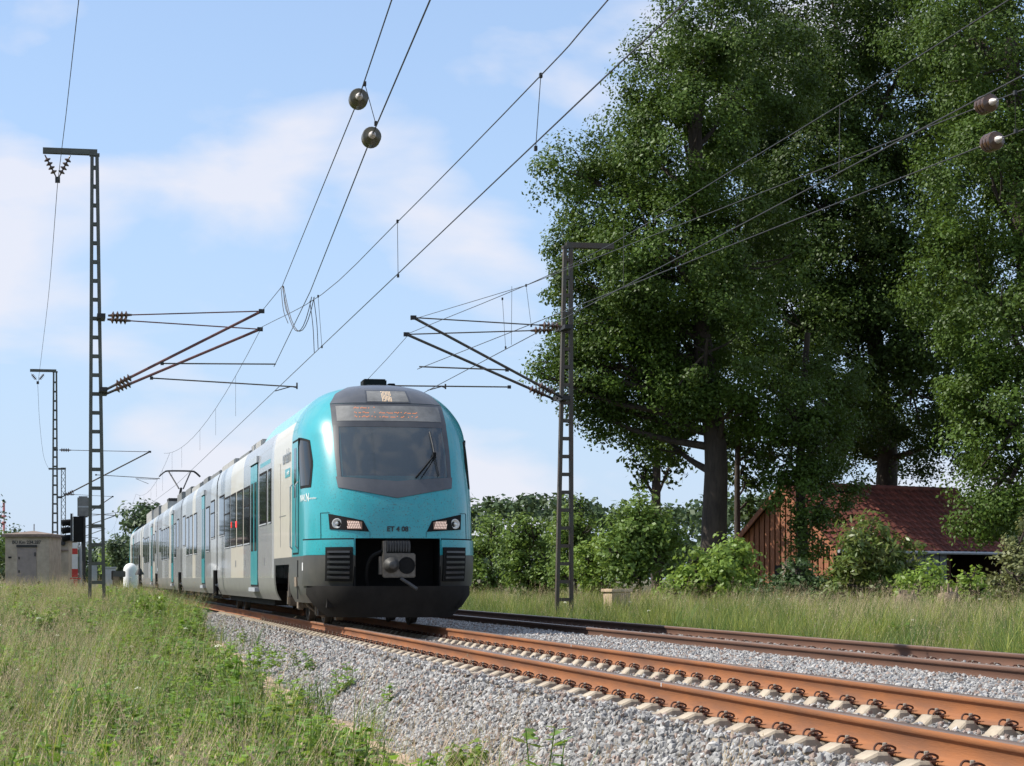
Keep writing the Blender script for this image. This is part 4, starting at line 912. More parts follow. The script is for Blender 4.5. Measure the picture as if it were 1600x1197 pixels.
# driver behind the windscreen
def driver():
    V = [(0, 0, 0), (0, .02, .28), (0, 0, .50), (0, -.02, .60), (0, -.03, .74), (-.19, 0, .47), (-.25, -.08, .22), (-.2, -.34, .14), (.19, 0, .47), (.25, -.08, .22), (.2, -.34, .14), (-.1, -.42, -.05), (.1, -.42, -.05), (0, -.04, .80)]
    E_ = [(0, 1), (1, 2), (2, 3), (3, 4), (2, 5), (5, 6), (6, 7), (2, 8), (8, 9), (9, 10), (0, 11), (0, 12), (4, 13)]; R = [.16, .15, .13, .06, .095, .075, .05, .035, .075, .05, .035, .08, .08, .07]
    me = bpy.data.meshes.new('person'); me.from_pydata(V, E_, []); me.materials.append(M['shirt']); me.materials.append(M['skin'])
    o = bpy.data.objects.new('person', me); COL.objects.link(o); o.location = (T1-.2, NY+1.75, 1.98)
    m = o.modifiers.new('skin', 'SKIN'); 
    for i, r in enumerate(R): me.skin_vertices[0].data[i].radius = (r, r*.85)
    me.skin_vertices[0].data[0].use_root = True; o.modifiers.new('sub', 'SUBSURF').levels = 2; o.modifiers['sub'].render_levels = 2
    bpy.context.view_layer.update(); ev = o.evaluated_get(bpy.context.evaluated_depsgraph_get()); me2 = bpy.data.meshes.new_from_object(ev); o.modifiers.clear(); o.data = me2
    me2.materials.clear(); me2.materials.append(M['shirt']); me2.materials.append(M['skin'])
    for p in me2.polygons: p.material_index = 1 if (p.center.z > .56 or p.center.y < -.28 and p.center.z > .08) else 0; p.use_smooth = True
    tag(o, 'driver in dark shirt seated behind the windscreen of the train', 'person')
    hb = MB().lathe((T1-.2, NY+1.745, 2.75), (0, 0, 1), [(0, .112), (.05, .105), (.10, .075), (.125, .02)], 12); hd_ = hb.build('hair', M['letter'], None, True); hd_.parent = o; hd_.location = tuple(-c for c in o.location)
driver()
# ------------------------------------------------------------------ overhead line
def mast(name, label, X, Y, ztop, wb, wt, pitch, mate, arm=0, leg=.085, deep=.16, lattice=False, lean=0.):
    zb = float(gz(X, Y))-.1; t = thing(name, label, 'mast', (X, Y, zb), 'catenary masts')
    def xc(z, s): f = (z-zb)/(ztop-zb); return X+lean*f+s*((wb+(wt-wb)*f)/2-leg/2)
    for s in (-1, 1):
        a, b = np.array((xc(zb, s), Y, zb)), np.array((xc(ztop, s), Y, ztop)); mb = MB()
        u = np.array((leg/2, 0, 0)); v = np.array((0, deep/2, 0)); e = np.array((leg*.18*s, 0, 0))
        mb.prism([a-u-v, a+u-v, a+u+v, a-u+v], b-a); mb.build('leg', mate, t)
    if not lattice:
        z = zb+.45
        while z < ztop-.1:
            xl, xr = xc(z, -1)+leg/2-.004, xc(z, 1)-leg/2+.004; MB().box(((xl+xr)/2, Y-deep/2+.02, z), (xr-xl, .016, .085)).build('batten', mate, t); MB().box(((xl+xr)/2, Y+deep/2-.02, z), (xr-xl, .016, .085)).build('batten', mate, t); z += pitch
    else:
        z = zb; k = 1
        while z+pitch < ztop: MB().bar((xc(z, -k), Y, z), (xc(z+pitch, k), Y, z+pitch), .05, .03).build('brace', mate, t); MB().bar((xc(z, k), Y+.05, z), (xc(z+pitch, -k), Y+.05, z+pitch), .05, .03).build('brace', mate, t); z += pitch
    MB().box((xc(ztop, 0), Y, ztop+.03), (wt+.04, deep+.04, .06)).build('cap_plate', mate, t)
    MB().box((xc(zb, 0), Y, zb+.12), (wb+.35, .6, .3)).build('footing', M['sleeper'], t)
    return t, xc
def disc_insulator(name, p0, p1, parent, mate, n=4, r=.07, core=.03):
    p0 = np.array(p0, float); p1 = np.array(p1, float); Ln = np.linalg.norm(p1-p0); pr = [(0, core*.7)]
    for i in range(n):
        c = Ln*(.14+.72*(i+.5)/n); h = Ln*.72/n; pr += [(c-h*.42, core), (c-h*.10, r), (c+h*.08, r), (c+h*.30, core)]
    pr.append((Ln, core*.7)); return MB().lathe(p0, p1-p0, pr, 14).build(name, mate, parent, True)
Y1 = 54.9
LM, lxc = mast('catenary_mast', 'tall olive lattice mast at the left carrying a top bracket above the near track', .74, Y1, 11.25, .44, .205, .467, M['mast_l'], lean=-.06)
RM, rxc = mast('catenary_mast', 'dark brown lattice mast right of the train before the oak', 12.15, 52.9, 9.02, .47, .235, .446, M['mast_r'], lean=.10)
def bracket(t, x0, x1, Y, z, mate):
    for q in (-.07, .07): MB().box(((x0+x1)/2, Y+q, z+.06), (abs(x1-x0), .05, .13)).build('top_bracket', mate, t)
q = lambda px, py, Y=Y1: tuple(at(px, py, Y))
bracket(LM, at(67, 238, Y1)[0], at(152, 238, Y1)[0], Y1, 11.28, M['mast_l']); bracket(RM, at(884, 390, 52.9)[0], at(958, 390, 52.9)[0], 52.9, 9.04, M['mast_r'])
def vee(t, Y, pl, pr, pb, mate=M['insul']):
    disc_insulator('insulator', q(*pl, Y), q(pb[0]-2, pb[1]-6, Y), t, mate, 4, .085, .02); disc_insulator('insulator', q(*pr, Y), q(pb[0]+2, pb[1]-6, Y), t, mate, 4, .085, .02)
    MB().box(q(pb[0], pb[1]-2, Y), (.12, .1, .14)).build('clamp', M['iron'], t)
vee(LM, Y1, (70, 242), (110, 243), (90, 283))
def cantilever(t, Y, pts, mate, d=.0):
    """pts: mast-side upper, tie end, mast-side lower, registration joint, registration end, all as (X, Z)"""
    (ux, uz), (tx, tz), (lx, lz), (jx, jz), (ex, ez) = pts; s = 1 if tx > ux else -1; Yd = Y+d
    MB().box((ux-s*.08, Y+d*.5, uz), (.2, abs(d)+.14, .1)).build('hinge_bracket', M['iron'], t); MB().box((lx-s*.08, Y+d*.5, lz), (.2, abs(d)+.14, .1)).build('hinge_bracket', M['iron'], t)
    v = np.array((tx-ux, 0, tz-uz)); v /= np.linalg.norm(v); a = np.array((ux, Yd, uz)); disc_insulator('insulator', a+v*.08, a+v*.66, t, M['insul'], 4, .10, .035)
    MB().tube([a+v*.6, (tx, Yd, tz)], .017, 6).build('tie_tube', mate, t)
    w = np.array((tx-lx, 0, tz-lz)); w /= np.linalg.norm(w); b = np.array((lx, Yd, lz)); disc_insulator('insulator', b+w*.2, b+w*.75, t, M['insul'], 4, .10, .04)
    MB().tube([b, b+w*.22], .035, 6).build('strut_end', M['iron'], t)
    MB().tube([b+w*.7, (tx, Yd, tz)], .034, 8).build('strut_tube', mate, t); MB().box((tx, Yd, tz), (.14, .08, .1)).build('messenger_clamp', M['iron'], t)
    MB().tube([(jx, Yd, jz), (ex, Yd, ez)], .019, 6).build('registration_tube', M['mast_r'], t); MB().box((jx, Yd, jz), (.08, .07, .08)).build('clamp', M['iron'], t)
def XZ(px, py, Y): p = at(px, py, Y); return (p[0], p[2])
yl = Y1; A1 = [XZ(163, 497, yl), XZ(406, 490, yl), XZ(166, 611, yl), XZ(252, 571, yl), XZ(428, 572, yl)]; A2 = [XZ(163, 495, yl), XZ(409, 511, yl), XZ(166, 613, yl), XZ(238, 588, yl), XZ(468, 602, yl)]
cantilever(LM, yl, A1, M['tube_red'], -.5); cantilever(LM, yl, A2, M['tube_red'], .5)
MB().tube([q(464, 606), q(455, 604), q(430, 611)], .014, 6).build('steady_arm', M['iron'], LM); MB().tube([q(464, 598), q(464, 608)], .022, 6).build('steady_drop', M['iron'], LM)
yr = 52.9; B1 = [XZ(876, 514, yr), XZ(641, 500, yr), XZ(872, 624, yr), XZ(786, 581, yr), XZ(650, 576, yr)]; B2 = [XZ(876, 512, yr), XZ(640, 519, yr), XZ(872, 621, yr), XZ(802, 602, yr), XZ(622, 600, yr)]
cantilever(RM, yr, B1, M['mast_r'], -.5); cantilever(RM, yr, B2, M['mast_r'], .5)
MB().tube([q(696, 606, yr), q(690, 604, yr), q(668, 610, yr)], .014, 6).build('steady_arm', M['iron'], RM); MB().tube([q(696, 600, yr), q(696, 608, yr)], .022, 6).build('steady_drop', M['iron'], RM)
Y2 = 111.; p = at(86, 600, Y2); LM2, _ = mast('catenary_mast', 'second lattice mast farther off at the left, above the concrete huts', p[0], Y2, float(at(86, 582, Y2)[2]), .36, .22, .467, M['mast_l'])
bracket(LM2, at(47, 580, Y2)[0], at(88, 580, Y2)[0], Y2, float(at(86, 582, Y2)[2])+.02, M['mast_l']); vee(LM2, Y2, (49, 584), (69, 584), (59, 600))
cantilever(LM2, Y2, [XZ(90, 703, Y2), XZ(234, 706, Y2), XZ(96, 777, Y2), XZ(150, 742, Y2), XZ(250, 748, Y2)], M['mast_r'], 0); MB().tube([q(246, 749, Y2), q(212, 748, Y2), q(232, 756, Y2)], .014, 6).build('steady_arm', M['iron'], LM2)
Y3 = 165.; p = at(99, 740, Y3); LM3, _ = mast('lattice_mast', 'third mast with crossed lattice, standing behind the second at the left', p[0], Y3, float(at(99, 732, Y3)[2]), .42, .34, .5, M['mast_l'], lattice=True, leg=.06)
bracket(LM3, at(76, 733, Y3)[0], at(103, 733, Y3)[0], Y3, float(at(99, 734, Y3)[2]), M['mast_l'])
cantilever(LM3, Y3, [XZ(103, 772, Y3), XZ(176, 776, Y3), XZ(103, 825, Y3), XZ(130, 808, Y3), XZ(188, 800, Y3)], M['mast_r'], 0)
for i, Yk in enumerate((225., 285., 350., 420.)):
    for s, X in ((0, 1.4), (1, 12.6)):
        t, _ = mast('far_mast', ('%s thin catenary mast %s far beyond the train tail' % (['nearest', 'second', 'third', 'farthest'][i], ['left of the line', 'right of the line'][s])), X, Yk, 8.2, .34, .26, 1.2, M['mast_l'], leg=.09)
        e = 4.9 if s == 0 else 9.2; MB().tube([(X, Yk, 7.4), (e, Yk, 7.2)], .04, 5).build('tie_tube', M['mast_l'], t); MB().tube([(X, Yk, 5.9), (e, Yk, 7.2)], .05, 5).build('strut_tube', M['mast_l'], t)
# wires
def wire(P, r, name, parent, mate=None): return MB().tube(P, r, 5).build(name, mate or M['wire'], parent)
def span(P0, P1, sag, n=14): P0 = np.array(P0, float); P1 = np.array(P1, float); t = np.linspace(0, 1, n)[:, None]; P = P0+(P1-P0)*t; P[:, 2] -= sag*4*(t*(1-t))[:, 0]; return P
def line(name, label): return thing(name, label, 'overhead wire', (0, 0, 0))
RC, RMs = .0085, .0075
# 1 near track in use
l1 = line('overhead_line', 'contact and messenger wires with droppers running over the near track')
c1 = q(429, 611); cw = [(4.95, -8, 5.5), (4.96, 20, 5.5), c1, (5.4, Y2, 5.5), (5.0, Y3, 5.5), (5.4, 225, 5.5), (5, 330, 5.5)]; wire(cw, RC, 'contact_wire', l1)
m1 = catmull([(5.0, -8, 7.3), (5.0, 8, 6.5), tuple(atD(950, 0, 20.5)), tuple(atD(845, 118, 23.4)), tuple(atD(625, 343, 33.3)), tuple(atD(503, 460, 43.5)), q(409, 511)], 4); wire(m1, RMs, 'messenger_wire', l1)
def mess(P0, P1, sag, par, cz=5.5, nd=5):
    S = span(P0, P1, sag); wire(S, RMs, 'messenger_wire', par)
    for k in range(1, nd+1):
        i = int(round(k*(len(S)-1)/(nd+1))); p = S[i]; MB().tube([p, (p[0], p[1], cz)], .004, 4).build('dropper', M['wire'], par)
mess(q(409, 511), (A2[1][0], Y2, 7.1), .85, l1); mess((5.1, Y2, 7.1), (5.1, Y3, 7.1), .8, l1); mess((5.1, Y3, 7.1), (5.1, 225, 7.1), .8, l1, nd=3); mess((5.1, 225, 7.1), (5.1, 285, 7.1), .8, l1, nd=3)
def dropper(px0, py0, D0, px1, py1, D1, par):
    a, b = atD(px0, py0, D0), atD(px1, py1, D1); MB().tube([a, b], .0045, 4).build('dropper', M['wire'], par); MB().box(a, (.03, .05, .05)).build('clip', M['iron'], par); MB().box(b, (.03, .05, .05)).build('clip', M['iron'], par)
dropper(845, 118, 23.4, 837, 232, 23.6, l1); dropper(621, 346, 33.4, 622, 431, 33.6, l1); dropper(497, 463, 44, 503, 542, 44, l1)
# 2 near track, out of use, running to the left over the camera
l2 = line('overhead_line', 'pair of wires with two olive insulators slanting up over the left of the train')
w2a, w2b = atD(580, 215, 26.0), atD(672, 0, 19.9); m2a, m2b = atD(560, 155, 26.0), atD(612, 0, 21.3); ext = lambda a, b, k: tuple(np.array(b)+(np.array(b)-np.array(a))*k)
wire([q(428, 573), atD(485, 455, 42), w2a, w2b, ext(w2a, w2b, 2.5)], RC, 'contact_wire', l2); wire([q(406, 490), atD(441, 447, 48), m2a, m2b, ext(m2a, m2b, 2.5)], RMs, 'messenger_wire', l2)
def big_insulator(c, dirv, par, mate, L_=.30, r=.115):
    dirv = np.array(dirv)/np.linalg.norm(dirv); pr = [(0, .03), (.02, .05)]
    for i in range(3): b = .03+i*.08; pr += [(b, .075), (b+.02, r*.97), (b+.045, r), (b+.07, r*.93), (b+.078, .085)]
    pr += [(L_-.02, .05), (L_, .03)]; o = MB().lathe(np.array(c)-dirv*L_/2, dirv, pr, 20).build('insulator', mate, par, True)
    for s in (-1, 1): MB().lathe(np.array(c)+dirv*s*(L_/2-.015), dirv*s, [(0, .045), (.05, .04), (.07, .025), (.13, .02)], 10).build('end_cap', M['cap'], o, True)
big_insulator(w2a, w2b-w2a, l2, M['insul_g']); big_insulator(m2a, m2b-m2a, l2, M['insul_g'])
dropper(570, 131, 25.2, 587, 193, 25.3, l2)
for a, b, sg in ((441, 487, 62), (443, 491, 66)):
    p0, p1 = atD(a, 447, 48), atD(b, 464, 45); wire(span(p0, p1, .85, 12), .009, 'jumper_cable', l2)
for a, b in (((439, 449), (450, 505)), ((442, 447), (453, 498))): wire(catmull([atD(*a, 48), atD(a[0]+4, (a[1]+b[1])/2+8, 47), atD(*b, 46)], 5), .008, 'jumper_cable', l2)
for a, b in (((484, 470), (491, 551)), ((490, 465), (497, 545))): wire(catmull([atD(*a, 45), atD(a[0]+5, (a[1]+b[1])/2, 45), atD(*b, 45)], 5), .008, 'jumper_cable', l1)
# 3 far track in use
l3 = line('overhead_line', 'contact and messenger wires over the far track crossing before the oaks')
wire([(8.78, -8, 5.5), (8.78, 20, 5.5), q(669, 610, yr), (9.2, Y2, 5.5), (8.8, Y3, 5.5), (9.0, 330, 5.5)], RC, 'contact_wire', l3)
wire(catmull([(8.78, -8, 7.2), (8.78, 8, 6.5), (8.78, 18, 6.3), (8.78, 28, 6.28), (8.85, 38, 6.4), q(641, 520, yr)], 4), RMs, 'messenger_wire', l3)
mess(q(641, 520, yr), (9.0, Y2, 7.1), .85, l3); mess((9.0, Y2, 7.1), (9.0, Y3, 7.1), .8, l3); mess((9.0, Y3, 7.1), (9.0, 225, 7.1), .8, l3, nd=3)
for y in (24., 34., 43.): MB().tube([(8.8, y, 6.3+.02*abs(y-24)), (8.79, y, 5.5)], .0045, 4).build('dropper', M['wire'], l3)
# 4 far track, out of use, running to the right
l4 = line('overhead_line', 'pair of wires with two brown insulators rising to the right edge before the oaks')
w4, m4 = atD(1550, 222, 26.2), atD(1541, 163, 26.2); wire([q(652, 577, yr), w4, ext(np.array(q(652, 577, yr)), w4, .75)], RC, 'contact_wire', l4); wire([q(642, 500, yr), atD(822, 446, 44), m4, ext(atD(822, 446, 44), m4, 1.1)], RMs, 'messenger_wire', l4)
big_insulator(w4, w4-np.array(q(652, 577, yr)), l4, M['insul']); big_insulator(m4, m4-atD(822, 446, 44), l4, M['insul']); dropper(1586, 145, 25.2, 1587, 205, 25.4, l4); dropper(785, 467, 46, 790, 543, 46, l4); dropper(822, 446, 44, 830, 509, 44, l4)
# 5 feeder at the left
l5 = line('feeder_wire', 'single feeder wire hanging from the top brackets of the left masts'); f1, f2 = q(90, 286), q(59, 602, Y2)
wire([ext(np.array(f1), atD(123, 0, 35.4), 1.2), atD(123, 0, 35.4), atD(103, 180, 47), f1], .0085, 'feeder', l5); S = catmull([f1, at(77, 450, 76), at(66, 545, 98), f2], 8); wire(S, .0085, 'feeder', l5); wire(catmull([f2, at(62, 660, 132), at(68, 712, 152), q(77, 735, Y3)], 6), .0085, 'feeder', l5)
# ------------------------------------------------------------------ barn on the right
def barn():
    A = atD(1147, 900, 79); B = atD(1305, 900, 75); A[2] = B[2] = 0; gd = B-A; Wd = np.linalg.norm(gd[:2]); gd /= Wd; ld = np.array((-gd[1], gd[0], 0)); 
    if ld @ np.array((cos(TH), -sin(TH), 0)) < 0: ld = -ld
    Lb = 9.0; zg = -.45; ze = 1.98; zr = 4.08; t = thing('barn', 'small brown timber barn with red tiled roof under the oaks', 'barn', tuple(A+np.array((0, 0, zg))))
    up = np.array((0, 0, 1.)); P = lambda u, v, z: A+gd*u+ld*v+up*z
    ztop = lambda u: ze+(zr-ze)*(1-abs(u-Wd/2)/(Wd/2))-.12
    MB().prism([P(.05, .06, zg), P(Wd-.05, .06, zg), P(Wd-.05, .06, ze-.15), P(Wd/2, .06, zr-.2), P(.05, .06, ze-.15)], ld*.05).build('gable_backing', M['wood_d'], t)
    n = 19; w = Wd/n
    for i in range(n):
        u0, u1 = i*w+.015, (i+1)*w-.055
        lowz = zg
        MB().prism([P(u0, 0, lowz), P(u1, 0, lowz), P(u1, 0, ztop(u1)), P(u0, 0, ztop(u0))], ld*.05).build('plank', M['wood'], t)
    MB().prism([P(2.1, -.01, .25), P(3.2, -.01, .25), P(3.2, -.01, 1.25), P(2.1, -.01, 1.25)], ld*.055).build('gable_window', M['dark'], t)
    for s in (0, 1):
        u0 = -.28 if s == 0 else Wd+.28; z0 = ze-.28*(zr-ze)/(Wd/2); MB().prism([P(u0, -.22, z0-.2), P(Wd/2, -.22, zr-.2), P(Wd/2, -.22, zr+.02), P(u0, -.22, z0+.02)], ld*.05).build('bargeboard', M['wood'], t)
        MB().prism([P(u0, -.16, z0-.06), P(Wd/2, -.16, zr-.06), P(Wd/2, -.16, zr), P(u0, -.16, z0)], ld*(Lb+.3)).build('roof_deck', M['wood_d'], t)
    # long wall towards the line: grey sheet and a dark opening
    for i in range(14):
        v0 = 2.9+i*.2; MB().prism([P(Wd, v0, zg), P(Wd, v0+.19, zg), P(Wd, v0+.19, ze-.1), P(Wd, v0, ze-.1)], gd*(.03 if i % 2 else .055)).build('wall_sheet', M['sheet'], t)
    for v in (.0, 5.8, 8.85): MB().box(P(Wd-.08, v+.08, (zg+ze)/2-.05), (.16, .16, ze-zg-.1)).build('post', M['wood_d'], t)
    for i in range(14): MB().prism([P(Wd, .12+i*.198, zg), P(Wd, .30+i*.198, zg), P(Wd, .30+i*.198, ze-.1), P(Wd, .12+i*.198, ze-.1)], gd*.04).build('plank', M['wood_d'], t)  # darker wood than the gable: shade on this side is put into the colour
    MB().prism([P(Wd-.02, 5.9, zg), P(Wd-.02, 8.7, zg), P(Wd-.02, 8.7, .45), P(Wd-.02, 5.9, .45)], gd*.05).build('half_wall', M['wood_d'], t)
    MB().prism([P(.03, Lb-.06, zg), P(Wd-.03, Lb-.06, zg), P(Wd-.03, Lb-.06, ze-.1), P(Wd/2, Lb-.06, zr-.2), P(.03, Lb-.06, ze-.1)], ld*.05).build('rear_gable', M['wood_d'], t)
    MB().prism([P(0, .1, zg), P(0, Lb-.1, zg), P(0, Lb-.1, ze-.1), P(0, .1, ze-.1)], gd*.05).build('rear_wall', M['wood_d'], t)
    z0 = ze-.28*(zr-ze)/(Wd/2); MB().tube([P(Wd+.36, -.2, z0-.03), P(Wd+.36, Lb+.15, z0-.05)], .06, 8).build('gutter', M['galv'], t)
    # tiles: one mesh, each tile its own object
    sl = np.linalg.norm(np.array((Wd/2+.28, zr-z0))); ang = math.atan2(zr-z0, Wd/2+.28); rows, cols = 11, 26; th = sl/rows+.04; tw = (Lb+.3)/cols
    mb = MB(); vs = []
    for k in range(7):
        a = k/6; x = (a-.5)*tw*.985; h = .032*math.sin(a*2*pi)+.03; vs += [(x, -th/2, h+.03), (x, th/2, h)]
    vs += [(x, y, z-.02) for x, y, z in vs]; fs = [(2*i, 2*i+2, 2*i+3, 2*i+1) for i in range(6)]+[(14+2*i, 14+2*i+1, 14+2*i+3, 14+2*i+2) for i in range(6)]+[(2*i, 14+2*i, 16+2*i, 2*i+2) for i in range(6)]
    mb.add(vs, fs); o = mb.build('tile', M['tile']); tm = o.data; bpy.data.objects.remove(o)
    import mathutils
    X_ = mathutils.Vector(ld); 
    for side in (1, 0):
        dn = np.array((gd[0], gd[1], 0))*(1 if side else -1); upv = -dn*cos(ang)+up*sin(ang); nv = dn*sin(ang)+up*cos(ang)
        xv = np.cross(upv, nv); mtx = mathutils.Matrix([[xv[i], upv[i], nv[i]] for i in range(3)]); e = mtx.to_euler()
        u0 = Wd+.28 if side else -.28
        if side:
            for r in range(rows):
                for c in range(cols):
                    f = (r+.5)/rows; pos = P(u0+(Wd/2-u0)*f, -.16+(c+.5)*tw, z0+(zr-z0)*f)+nv*(.012+.004*rng.random()); share('tile', tm, pos, t, rot=tuple(e))
        else:
            mb = MB()
            for r in range(rows):
                f0, f1 = r/rows, (r+1)/rows; mb.prism([P(u0+(Wd/2-u0)*f0, -.16, z0+(zr-z0)*f0+.05), P(u0+(Wd/2-u0)*f1, -.16, z0+(zr-z0)*f1+.02), P(u0+(Wd/2-u0)*f1, -.16, z0+(zr-z0)*f1+.005), P(u0+(Wd/2-u0)*f0, -.16, z0+(zr-z0)*f0+.005)], ld*(Lb+.3))
            tag(mb.build('back_tiles', M['tile'], t), kind='stuff')
    for i in range(24): v = -.16+i*(Lb+.3)/24; MB().tube([P(Wd/2, v, zr+.03), P(Wd/2, v+(Lb+.3)/24+.02, zr+.045)], .11, 8).build('ridge_tile', M['tile'], t)
barn()
# cable box in the grass
b = ground_at(964, 53.5); t = thing('cable_box', 'low tan concrete cable box in the grass right of the brown mast', 'box', tuple(b)); R_ = np.array(((.88, .47, 0), (-.47, .88, 0), (0, 0, 1)))
MB().box(b+np.array((0, 0, .46)), (.62, .34, 1.0), R_).build('box_body', M['box_tan'], t, bevel=.015); MB().box(b+np.array((0, 0, 1.0)), (.70, .42, .08), R_).build('lid', M['box_tan'], t, bevel=.012)
for k in range(8): MB().box(b+R_[0]*(-.24+k*.07)-R_[1]*.176+np.array((0, 0, .62)), (.03, .02, .6), R_).build('rib', M['box_tan'], t)
# ------------------------------------------------------------------ level crossing at the left
def hut(px0, px1, D, ptop, peave, label, text=None, deep=2.2):
    a, c = atD(px0, 900, D), atD(px1, 900, D); zg = float(gz(a[0], a[1]))-.05; ze = float(atD(px0, peave, D)[2]); zt = float(atD(px0, ptop, D)[2]); gd = (c-a)*np.array((1, 1, 0)); Wd = np.linalg.norm(gd); gd /= Wd; ld = np.array((-gd[1], gd[0], 0)); up = np.array((0, 0, 1.))
    # turned a little so that the right flank shows
    a[2] = 0; P = lambda u, v, z: a+gd*u+ld*v+up*z; t = thing('concrete_hut', label, 'hut', tuple(P(Wd/2, 0, zg)), 'concrete huts by the crossing')
    MB().prism([P(0, 0, zg), P(Wd, 0, zg), P(Wd, deep, zg), P(0, deep, zg)], up*(ze-zg)).build('wall', M['concrete'], t, bevel=.012)
    o = .12; e = [P(-o, -o, ze+.05), P(Wd+o, -o, ze+.05), P(Wd+o, deep+o, ze+.05), P(-o, deep+o, ze+.05)]; MB().prism([x-up*.05 for x in e], up*.11).build('roof_slab', M['hutroof'], t)
    mb = MB(); mb.add([x+up*.062 for x in e]+[P(Wd/2, deep/2, zt+.04)], [(0, 1, 4), (1, 2, 4), (2, 3, 4), (3, 0, 4), (3, 2, 1, 0)]); mb.build('roof', M['hutroof'], t)
    return t, P, Wd, zg, ze, gd, ld
h1, P, Wd, zg, ze, gd, ld = hut(8, 77, 88, 830, 839, 'pale concrete crossing hut with lettering above its door at the left', deep=2.3)
fu = Wd/69.; up = np.array((0, 0, 1.)); zz = lambda py: float(atD(40, py, 88)[2])
d_ = MB().prism([P((27-8)*fu, -.02, zg+.15), P((57-8)*fu, -.02, zg+.15), P((57-8)*fu, -.02, zz(855)), P((27-8)*fu, -.02, zz(855))], ld*.06).build('door', M['hutdoor'], h1)
MB().prism([P((26-8)*fu, -.06, zz(855)), P((58-8)*fu, -.06, zz(855)), P((58-8)*fu, -.06, zz(851.5)), P((26-8)*fu, -.06, zz(851.5))], ld*.08).build('door_lintel', M['iron'], h1)
for py in (872, 893, 912): MB().box(P((30-8)*fu, -.03, zz(py)), (.05, .03, .1)).build('hinge', M['iron'], d_)
MB().box(P((55-8)*fu, -.03, zz(866)), (.05, .04, .16)).build('door_lock', M['iron'], d_); MB().box(P((15.5-8)*fu, -.01, zz(871)), (.13, .03, .07)).build('vent', M['dark'], h1)
MB().lathe(P((61.5-8)*fu, .0, zz(911)), -ld, [(0, .085), (.012, .085), (.013, .06)], 14).build('pipe_hole', M['dark'], h1); MB().tube([P(Wd*.52, 1.1, ze+.1), P(Wd*.52, 1.1, ze+.55)], .03, 6).build('roof_pipe', M['galv'], h1)
for k in range(3): MB().box(P((32+k*10-8)*fu, -.015, zg+.32), (.18, .03, .22)).build('vent_slot', M['hutroof'], h1)
me = text_mesh('BÜ Km 234.287', .18, M['letter'], .002, bold=.004); ang = math.atan2(gd[1], gd[0]); share('hut_lettering', me, P((41.5-8)*fu, -.008, zz(847.5)), h1, rot=(pi/2, 0, ang))
h2, P2, W2, zg2, ze2, gd2, ld2 = hut(78, 107, 93, 838, 846, 'second concrete hut with grey cabinet, right behind the lettered hut', deep=2.0)
MB().box(P2(W2*.16, -.08, float(atD(82, 873, 93)[2])), (.30, .18, .62)).build('wall_cabinet', M['galv'], h2, bevel=.01); MB().box(P2(W2*.5, -.05, float(atD(82, 860, 93)[2])), (.8, .1, .06)).build('ledge', M['hutroof'], h2); MB().lathe(P2(W2*.72, 0, float(atD(98, 849, 93)[2])), -ld2, [(0, .1), (.1, .1), (.11, .08)], 12).build('wall_lamp', M['iron'], h2)
# road traffic signal seen from the side
Ds = 84.; b = ground_at(131, Ds); t = thing('crossing_signal', 'black crossing light with hooded lamps on a dark post beside the left mast', 'signal', tuple(b)); zq = lambda py, D=Ds: float(atD(100, py, D)[2]); xq = lambda px, D=Ds: atD(px, 900, D)*np.array((1, 1, 0))
MB().tube([b, xq(131)+up*zq(806)], .075, 10).build('post', M['iron'], t); MB().box(xq(121)+up*zq(827), (.42, .4, .98)).build('lamp_case', M['black'], t, bevel=.03); MB().box(xq(111.5)+up*zq(824), (.08, .62, 1.05)).build('backing_board', M['letter'], t); MB().box(xq(114)+up*zq(824), (.02, .66, 1.09)).build('board_edge', M['white'], t)
for py in (816, 828, 840): MB().lathe(xq(110)+up*zq(py), (-1, -.1, -.12), [(0, .12), (.32, .13), (.33, .11), (.02, .10)], 14).build('lamp_hood', M['black'], t, True)
b2 = MB().box(xq(130)+up*zq(792), (.44, .12, .82)).build('sign_back', M['equip'], t, bevel=.05); MB().box(xq(130)+up*zq(792)-np.array((0, .07, 0)), (.40, .02, .05)).build('sign_bar', M['galv'], t)
# barrier, end on
Db = 90.; b = ground_at(118, Db); t = thing('crossing_barrier', 'red and white barrier arm standing upright beside the second hut', 'barrier', tuple(b)); xb = lambda px: atD(px, 900, Db)*np.array((1, 1, 0)); zb_ = lambda py: float(atD(100, py, Db)[2])
segs = [(902, 889, 'redp'), (889, 866, 'white'), (866, 857, 'redp'), (857, 848, 'white')]
for y0, y1, m in segs: MB().box(xb(117)+up*(zb_(y0)+zb_(y1))/2, (.2*(1+(y0-850)/200), .07, abs(zb_(y0)-zb_(y1))-.004)).build('barrier_stripe', M[m], t)
MB().box(xb(118)+up*(zb_(904)), (.44, .3, .06)).build('pivot_bracket', M['redp'], t); MB().box(xb(118)+up*(float(b[2])+zb_(906))/2, (.16, .2, zb_(906)-float(b[2]))).build('barrier_foot', M['redp'], t); MB().tube([xb(126)+up*b[2], xb(126)+up*zb_(852)], .05, 8).build('barrier_post', M['galv'], t)
def cabinet(px, D, w, ptop, label, mate, lid=True):
    b = ground_at(px, D); zt = float(atD(px, ptop, D)[2]); t = thing('trackside_cabinet', label, 'cabinet', tuple(b)); MB().box(np.array((b[0], b[1], (b[2]+zt)/2)), (w, w*.8, zt-b[2])).build('body', mate, t, bevel=.02)
    MB().box(np.array((b[0], b[1], zt+.03)), (w+.06, w*.8+.06, .05)).build('lid', M['galv'], t, bevel=.01); MB().box(np.array((b[0], b[1]-w*.4-.006, (b[2]+zt)/2+.1)), (w*.8, .012, (zt-b[2])*.6)).build('door', mate, t)
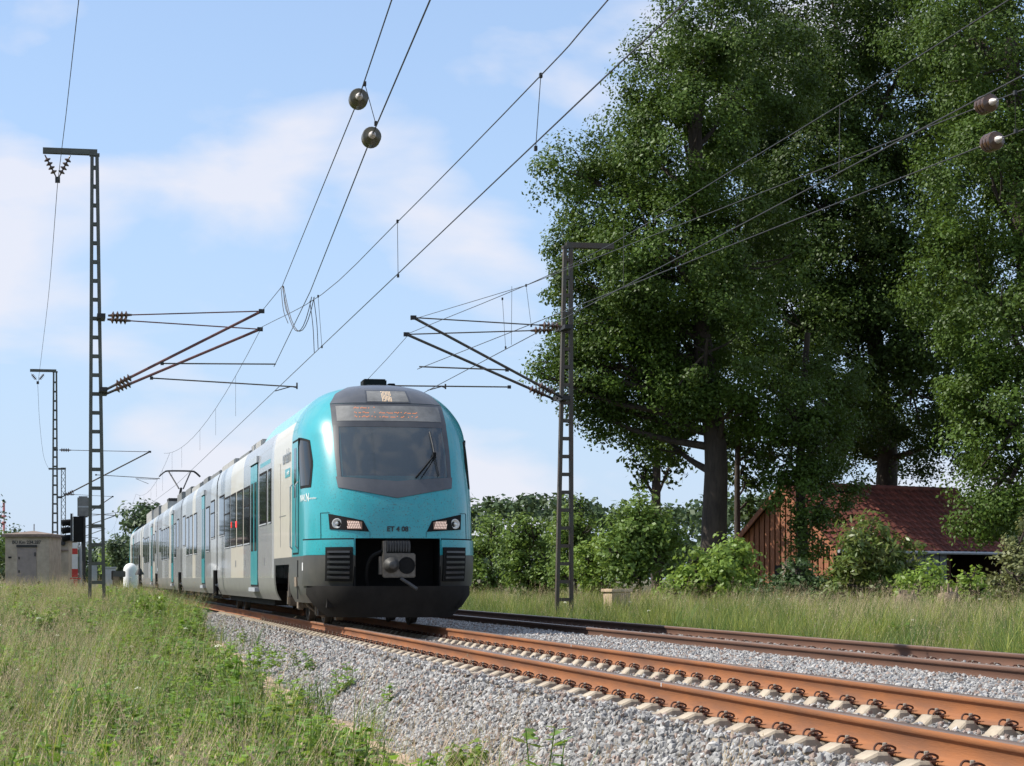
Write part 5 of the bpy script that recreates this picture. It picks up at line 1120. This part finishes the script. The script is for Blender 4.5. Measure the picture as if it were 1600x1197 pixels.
cabinet(145, 86, .34, 882, 'narrow grey cabinet seen between the legs of the left mast', M['galv']); cabinet(172, 82, .42, 888, 'grey cabinet right of the left mast beside the rusty barrier drive', M['galv'])
b = ground_at(179, 79); t = thing('barrier_drive', 'rusty brown barrier drive with crossbeam between grey cabinet and white bollard', 'barrier', tuple(b)); z9 = lambda py: float(atD(100, py, 79)[2]); x9 = lambda px: atD(px, 900, 79)*np.array((1, 1, 0))
MB().box(x9(181)+up*(b[2]+z9(896))/2, (.24, .24, z9(896)-b[2])).build('post', M['stump'], t, bevel=.02); MB().box(x9(186)+up*z9(897), (.46, .2, .22)).build('crossbeam', M['skirt'], t, bevel=.02); MB().box(x9(177)+up*z9(899), (.14, .26, .34)).build('drive_case', M['under'], t, bevel=.02)
b = ground_at(204, 80); zt = float(atD(204, 880, 80)[2]); r = .26; H = zt-b[2]; t = thing('bollard', 'white round topped bollard beside the train', 'bollard', tuple(b))
MB().lathe(b, up, [(0, r), (H-r, r)]+[(H-r+r*sin(a), r*cos(a)) for a in np.linspace(.15, 1.52, 9)], 24).build('shell', M['white'], t, True); MB().lathe(b, up, [(0, r+.012), (.28, r+.012), (.3, r)], 24).build('foot_band', M['galv'], t, True)
b = ground_at(218, 79); t = thing('marker_post', 'dark iron post with conical collar right of the white bollard', 'post', tuple(b)); z8 = lambda py: float(atD(100, py, 79)[2])
MB().tube([b, np.array((b[0], b[1], z8(868)))], .035, 8).build('post', M['iron'], t); MB().lathe(np.array((b[0], b[1], z8(898))), up, [(0, .17), (.03, .165), (.24, .04)], 14).build('collar', M['iron'], t, True); MB().box(np.array((b[0], b[1], b[2]+.3)), (.22, .22, .6), taper=.6).build('foot', M['under'], t)
# far telecom mast
b = ground_at(6, 640); t = thing('telecom_mast', 'distant red and white telecom mast at the left edge', 'mast', tuple(b)); x7 = atD(6, 900, 640)*np.array((1, 1, 0)); z7 = lambda py: float(atD(6, py, 640)[2])
for i, (a, c) in enumerate(((905, 850), (850, 830), (830, 815), (815, 800), (800, 786))): MB().tube([x7+up*z7(a), x7+up*z7(c)], [.36, .32], 8).build('mast_section', M['pinkmast' if i % 2 == 0 else 'farwhite'], t)
for py in (786, 808, 818): MB().lathe(x7+up*z7(py), up, [(0, .7), (.5, .7)], 10).build('platform', M['farwhite' if py == 786 else 'pinkmast'], t)
